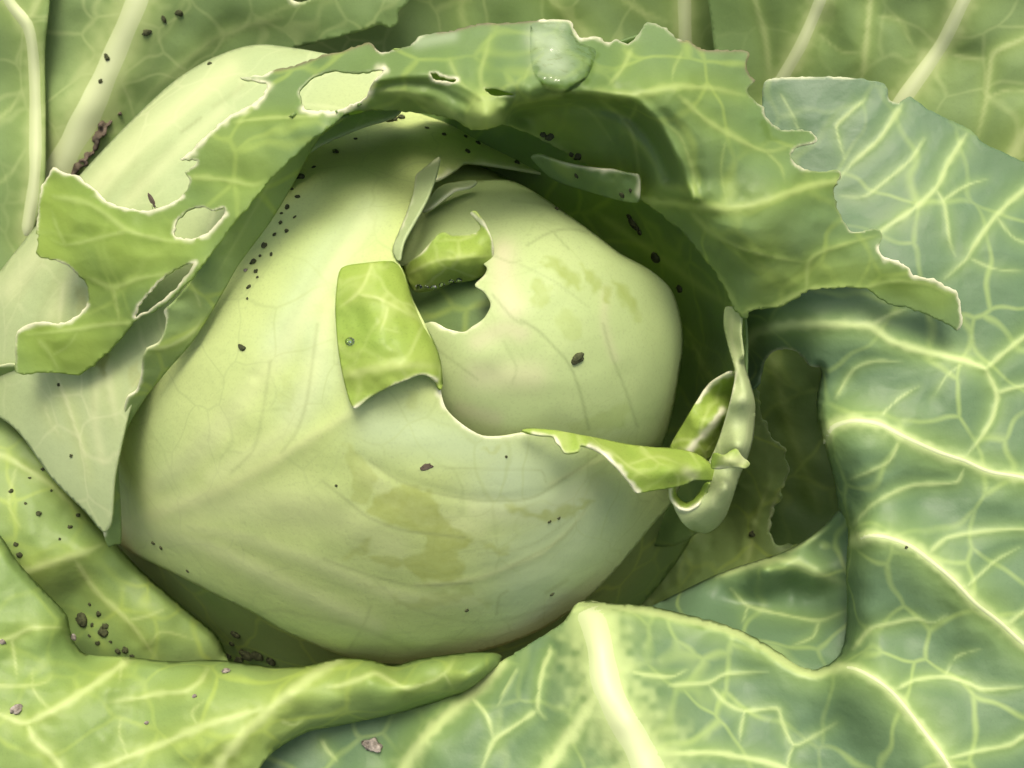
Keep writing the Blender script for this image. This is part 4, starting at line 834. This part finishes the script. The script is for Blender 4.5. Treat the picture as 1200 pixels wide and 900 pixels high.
ICO = None
def pebble(name, key, x, y, r, mat, label, cat, group=None, flat=0.75, stretch=1.0, ang=0.0, seed=0):
    import bmesh
    p, n, px = surf(key, x, y)
    bm = bmesh.new(); bmesh.ops.create_icosphere(bm, subdivisions=2 if r < 5 else 3, radius=1.0)
    rg = random.Random(seed)
    ox, oy = rg.random() * 50, rg.random() * 50
    co = np.array([v.co[:] for v in bm.verts])
    d = 1 + 0.22 * vnoise(co[:, 0] * 1.8 + ox, co[:, 1] * 1.8 + co[:, 2] * 1.3 + oy, 1) + 0.10 * vnoise(co[:, 0] * 4 + oy, co[:, 1] * 4 + co[:, 2] * 3 + ox, 2)
    co = co * d[:, None] * np.array([stretch, 1 / stretch**0.5, flat])
    R = r * px
    for v, c_ in zip(bm.verts, co): v.co = Vector(c_) * R
    me = bpy.data.meshes.new(name); bm.to_mesh(me); bm.free()
    for pl in me.polygons: pl.use_smooth = True
    me.materials.append(mat)
    o = bpy.data.objects.new(name, me); COL.objects.link(o)
    nz = Vector(n); xa = (right * math.cos(ang) - up * math.sin(ang)); xa = (xa - nz * xa.dot(nz)).normalized(); ya = nz.cross(xa)
    m = Matrix((xa, ya, nz)).transposed().to_4x4(); m.translation = Vector(p) + nz * R * flat * 0.45
    o.matrix_world = m
    o['label'] = label; o['category'] = cat
    if group: o['group'] = group
    return o

ORD = ['first', 'second', 'third', 'fourth', 'fifth', 'sixth', 'seventh', 'eighth', 'ninth', 'tenth']
def cluster(pts, key, label, group, mat=M_FRASS, name='dropping', cat='dropping', axis=0):
    """every one is a thing of its own, told apart by its place in its cluster"""
    order = sorted(range(len(pts)), key=lambda k: pts[k][axis])
    for i, k in enumerate(order):
        q = pts[k]
        x, y, r = q[:3]
        if i == 0: w = ('leftmost', 'topmost')[axis]
        elif i == len(pts) - 1: w = ('rightmost', 'lowest')[axis]
        else: w = ORD[i] + (' from left', ' from top')[axis]
        pebble(name, q[3] if len(q) > 3 else key, x, y, r * 0.9, mat, w + ' ' + label, cat, group, 0.6, random.uniform(1.0, 1.35), random.uniform(0, 3), (int(x) * 31 + int(y)) % 1000)
cluster([(353,208,5.5),(349,231,3.2),(337,243,3.4),(329,261,3),(336,271,3),(310,288,4.6),(297,307,4.5),(292,336,2.8),(300,318,3)], 'main', 'dark dropping in the row down the shaded crease left of the head', 'row of droppings in the left crease', axis=1)
cluster([(393,178,4),(417,163,2.5),(405,140,3.5),(458,141,7),(470,138,5),(447,142,4)], 'main', 'dark dropping under the shaded top of the curled rim', 'droppings under the rim')
cluster([(590,157,6.5,'main'),(577,170,5.5,'main'),(597,176,6,'main'),(606,191,4,'main'),(582,160,4,'main')], 'main', 'black dropping clustered just below the swollen midrib', 'droppings below the midrib')
cluster([(644,160,5.5),(636,157,4),(678,183,5),(670,181,3.5)], 'rim', 'black dropping in the shaded fold above the torn lip', 'droppings above the torn lip')
cluster([(744,263,6),(738,254,4),(750,272,4),(769,301,6.5),(797,338,5)], 'inner_right', 'dark dropping in the shade right of the round ball', 'droppings right of the ball', axis=1)
cluster([(676,206,3.2),(739,223,2.3),(729,228,3.2)], 'strip', 'tiny dark dropping on the torn lip above the ball', 'droppings on the torn lip')
cluster([(97,725,7.5),(116,719,3.6),(121,741,6),(124,734,4.5),(115,753,3.2),(138,763,3.2),(147,761,4.6)], 'left', 'black dropping in the cluster on the left leaf', 'cluster of droppings on the left leaf')
cluster([(45,602,3.6),(91,604,2.9),(82,618,3),(19,638,2.8),(23,650,3.2),(13,576,3),(50,550,2.4)], 'left', 'small dark dropping scattered on the upper left leaf', 'scattered droppings on the left leaf')
cluster([(277,743,5.5),(272,754,3.4),(258,760,4),(239,765,3.4),(290,766,9),(303,768,8),(267,768,5),(318,774,6),(281,772,6)], 'under', 'dark dropping heaped in the gap below the head', 'droppings heaped below the head')
cluster([(342,222,2.2),(345,255,2.0),(322,275,2.6),(318,298,2.4),(305,300,2.2),(290,350,1.8),(368,196,2.4),(330,250,1.8),(302,325,2.0)], 'main', 'minute dark speck among the droppings down the left crease of the head', 'fine specks in the left crease', axis=1)
cluster([(500,150,2.6),(520,158,3.2),(545,160,2.4),(560,168,3.0),(548,178,4.0),(612,178,3.0)], 'main', 'small dark speck in the shade below the curled rim', 'fine specks below the rim')
cluster([(30,590,1.8),(60,575,1.6),(70,632,1.8),(105,708,2.2),(130,752,2.4),(105,745,2.0),(155,768,2.6),(108,732,2.4),(35,560,1.6)], 'left', 'minute dark speck on the yellow-green leaf at left', 'fine specks on the left leaf')
cluster([(180,636,2.8),(189,642,2.6),(220,669,2.3)], 'main', 'tiny black dropping near the lower left edge of the head', 'specks low on the head')
cluster([(394,569,1.7),(593,535,1.8),(644,611,2.2),(655,607,2),(547,715,3),(647,696,2.4)], 'main', 'tiny dark speck on the pale front of the head', 'specks on the front of the head')
cluster([(69,451,2.4),(84,534,2.8),(246,75,3.4)], 'wrap', 'small dark dropping on the whitish wrapper leaf', 'specks on the wrapper leaf')
cluster([(192,23,3.6),(172,38,4.6),(126,68,4),(118,95,3),(210,15,4.5)], 'back_left', 'dark dropping on the leaf behind the left of the head', 'droppings on the back leaf')
cluster([(19,832,6.5),(87,746,4),(265,787,5),(228,816,3),(172,847,2.6),(3,752,4)], 'lower', 'greyish crumb of grit on the lower left leaf', 'grit on the lower left leaf', M_GRIT, 'grit_crumb', 'crumb')
pebble('dropping', 'main', 284, 407, 3.6, M_FRASS, 'dark paired dropping on the left of the head beside its crease', 'dropping', None, 0.7, 1.5, 0.5, 3)
pebble('dropping', 'ball', 677, 420, 6.2, M_FRASS, 'dark oblong dropping in the middle of the round ball', 'dropping', None, 0.6, 1.5, -0.25, 5)
pebble('leaf_scrap', 'main', 499, 547, 5.0, M_DRY, 'flat brown scrap on the upper front of the head', 'scrap', None, 0.15, 1.5, -0.3, 8)
pebble('dropping', 'torn', 882, 626, 4, M_FRASS, 'dark dropping on the torn strip in the right gap', 'dropping', None, 0.7, 1.1, 0, 9)
pebble('grit_crumb', 'right', 435, 873, 8, M_GRIT, 'brown and white crumb on the dark leaf at the bottom', 'crumb', None, 0.6, 1.4, 0.3, 11)
pebble('dropping', 'right', 1062, 641, 1.8, M_FRASS, 'tiny speck on the pale vein of the large right leaf', 'dropping', None, 0.7, 1.2, 0, 12)
pebble('dropping', 'ball', 652, 245, 2.5, M_FRASS, 'tiny black speck near the top of the round ball', 'dropping', None, 0.7, 1.1, 0, 13)
pebble('grit_crumb', 'main', 288, 317, 2.2, M_GRIT, 'tiny pale grain beside the droppings in the left crease', 'crumb', None, 0.8, 1.1, 0, 14)

def water_mat():
    m = bpy.data.materials.new('water'); m.use_nodes = True
    N = m.node_tree.nodes; L = m.node_tree.links
    N.remove(N['Principled BSDF'])
    tr = N.new('ShaderNodeBsdfTransparent'); tr.inputs[0].default_value = (0.95, 0.98, 0.95, 1)
    gl = N.new('ShaderNodeBsdfGlossy'); gl.inputs['Roughness'].default_value = 0.06
    fr = N.new('ShaderNodeFresnel'); fr.inputs['IOR'].default_value = 1.45
    n = N.new('ShaderNodeTexNoise'); n.inputs['Scale'].default_value = 350
    tc = N.new('ShaderNodeTexCoord'); L.new(tc.outputs['Object'], n.inputs['Vector'])
    b = N.new('ShaderNodeBump'); b.inputs['Strength'].default_value = 0.5; b.inputs['Distance'].default_value = 0.001
    L.new(n.outputs['Fac'], b.inputs['Height']); L.new(b.outputs[0], gl.inputs['Normal']); L.new(b.outputs[0], fr.inputs['Normal'])
    mx = N.new('ShaderNodeMixShader'); L.new(fr.outputs[0], mx.inputs[0]); L.new(tr.outputs[0], mx.inputs[1]); L.new(gl.outputs[0], mx.inputs[2])
    L.new(mx.outputs[0], N['Material Output'].inputs['Surface'])
    return m
M_WATER = water_mat()
def drop(key, outline, dome, label, group=None):
    S = SHEETS[key]
    L = resample(smooth_line(outline, True), 3.0, True)
    c = L.mean(0); V = []; F_ = []
    n = len(L); rings = 7
    for k in range(rings):
        t = k / (rings - 1)
        Q = L + (c - L) * (t * 0.98)
        h = S['h'](Q) + 0.015 + dome * (1 - (1 - t)**2.4)**0.5 * (1 + 0.25 * vnoise(Q[:, 0] / 11, Q[:, 1] / 11, 1))
        V.append(to_world(Q[:, 0], Q[:, 1], h))
    Q = L + (c - L) * 0.02
    V.append(to_world(L[:, 0], L[:, 1], S['h'](L) + 0.008)); V.append(to_world((L + (c - L) * 0.9)[:, 0], (L + (c - L) * 0.9)[:, 1], S['h'](L + (c - L) * 0.9) + 0.008))
    V = np.vstack(V)
    for k in range(rings - 1):
        for i in range(n):
            j = (i + 1) % n
            F_.append((k * n + i, k * n + j, (k + 1) * n + j, (k + 1) * n + i))
    F_.append(tuple(range((rings - 1) * n, rings * n)))
    b = rings * n
    for i in range(n):
        j = (i + 1) % n
        F_.append((i, b + i, b + j, j)); F_.append((b + i, b + n + i, b + n + j, b + j))
    F_.append(tuple(range(b + n, b + 2 * n))[::-1])
    o = link_mesh('water_drop', V, F_, [M_WATER])
    import bmesh
    bm = bmesh.new(); bm.from_mesh(o.data); bmesh.ops.remove_doubles(bm, verts=bm.verts, dist=1e-6); bmesh.ops.recalc_face_normals(bm, faces=bm.faces); bm.to_mesh(o.data); bm.free()
    o['label'] = label; o['category'] = 'water drop'
    if group: o['group'] = group
W_OUT = [(622,30),(636,26),(652,26),(666,28),(672,40),(680,50),(698,58),(694,78),(683,96),(665,108),(647,107),(631,95),(622,72)]
def wet(P):
    q = smooth_line(W_OUT, True); d, _ = line_dist(P, np.vstack([q, q[:1]]))
    return SHEETS['rim']['h'](P) + 0.02 + 0.16 * (1 - np.exp(-d / 9.0)) + 0.05 * np.clip((P[:, 1] - 60) / 40, 0, 1) * (1 - np.exp(-d / 12.0))
wo = sheet('water_drop', W_OUT, M_WATER, base=wet, step=2.0, wob=0.02, wob_s=8, thick=0)
wo.parent = None
wo['label'] = 'large flat water drop clinging to the top of the curled rim'; wo['category'] = 'water drop'
def circ(x, y, rx, ry): return [(x + rx * math.cos(a), y + ry * math.sin(a)) for a in np.linspace(0, 2 * math.pi, 10, endpoint=False)]
for i, (x, y, r) in enumerate(((491,337,4),(500,338,3.4),(508,338,4.2),(518,335,4),(529,331,3.6),(538,330,4))):
    w = 'leftmost' if i == 0 else 'rightmost' if i == 5 else ORD[i] + ' from left'
    drop('inner_flap', circ(x, y - 1, r, r * 0.8), 0.10, w + ' tiny water drop along the lower edge of the bright inner flap', 'drops on the inner flap')
drop('front_flap', circ(410, 400, 6, 5), 0.06, 'small water drop on the folded yellow-green flap')

# small fly on the bitten edge
def fly():
    p, n, px = surf('rim', 181, 243)
    root = bpy.data.objects.new('fly', None); COL.objects.link(root); root.location = Vector(p); root.empty_display_size = 0.002
    root['label'] = 'tiny brown fly resting on the bitten left edge'; root['category'] = 'fly'
    import bmesh
    def blob(name, off, rad, mat, rot):
        bm = bmesh.new(); bmesh.ops.create_icosphere(bm, subdivisions=2, radius=1.0)
        ca, sa = math.cos(rot), math.sin(rot)
        for v in bm.verts:
            a, b_, c_ = v.co.x * rad[0], v.co.y * rad[1], v.co.z * rad[2]
            v.co = (right * (a * ca - b_ * sa + off[0]) - up * (a * sa + b_ * ca + off[1]) - fwd * (c_ + off[2])) * px
        me = bpy.data.meshes.new(name); bm.to_mesh(me); bm.free(); me.materials.append(mat)
        for q in me.polygons: q.use_smooth = True
        o = bpy.data.objects.new(name, me); COL.objects.link(o); o.parent = root
    blob('body', (0, -3, 3), (4.5, 1.3, 1.3), M_DRY, 1.0)
    blob('wing', (-4, -10, 4), (7, 1.8, 0.3), M_DRY, 1.25)
    blob('wing', (-1, -9, 5), (7, 1.6, 0.3), M_DRY, 1.05)
    for k in range(3):
        blob('leg', (2 - k * 2, 0, 1.5), (3, 0.35, 0.35), M_FRASS, 0.3 + k * 0.5)
fly()
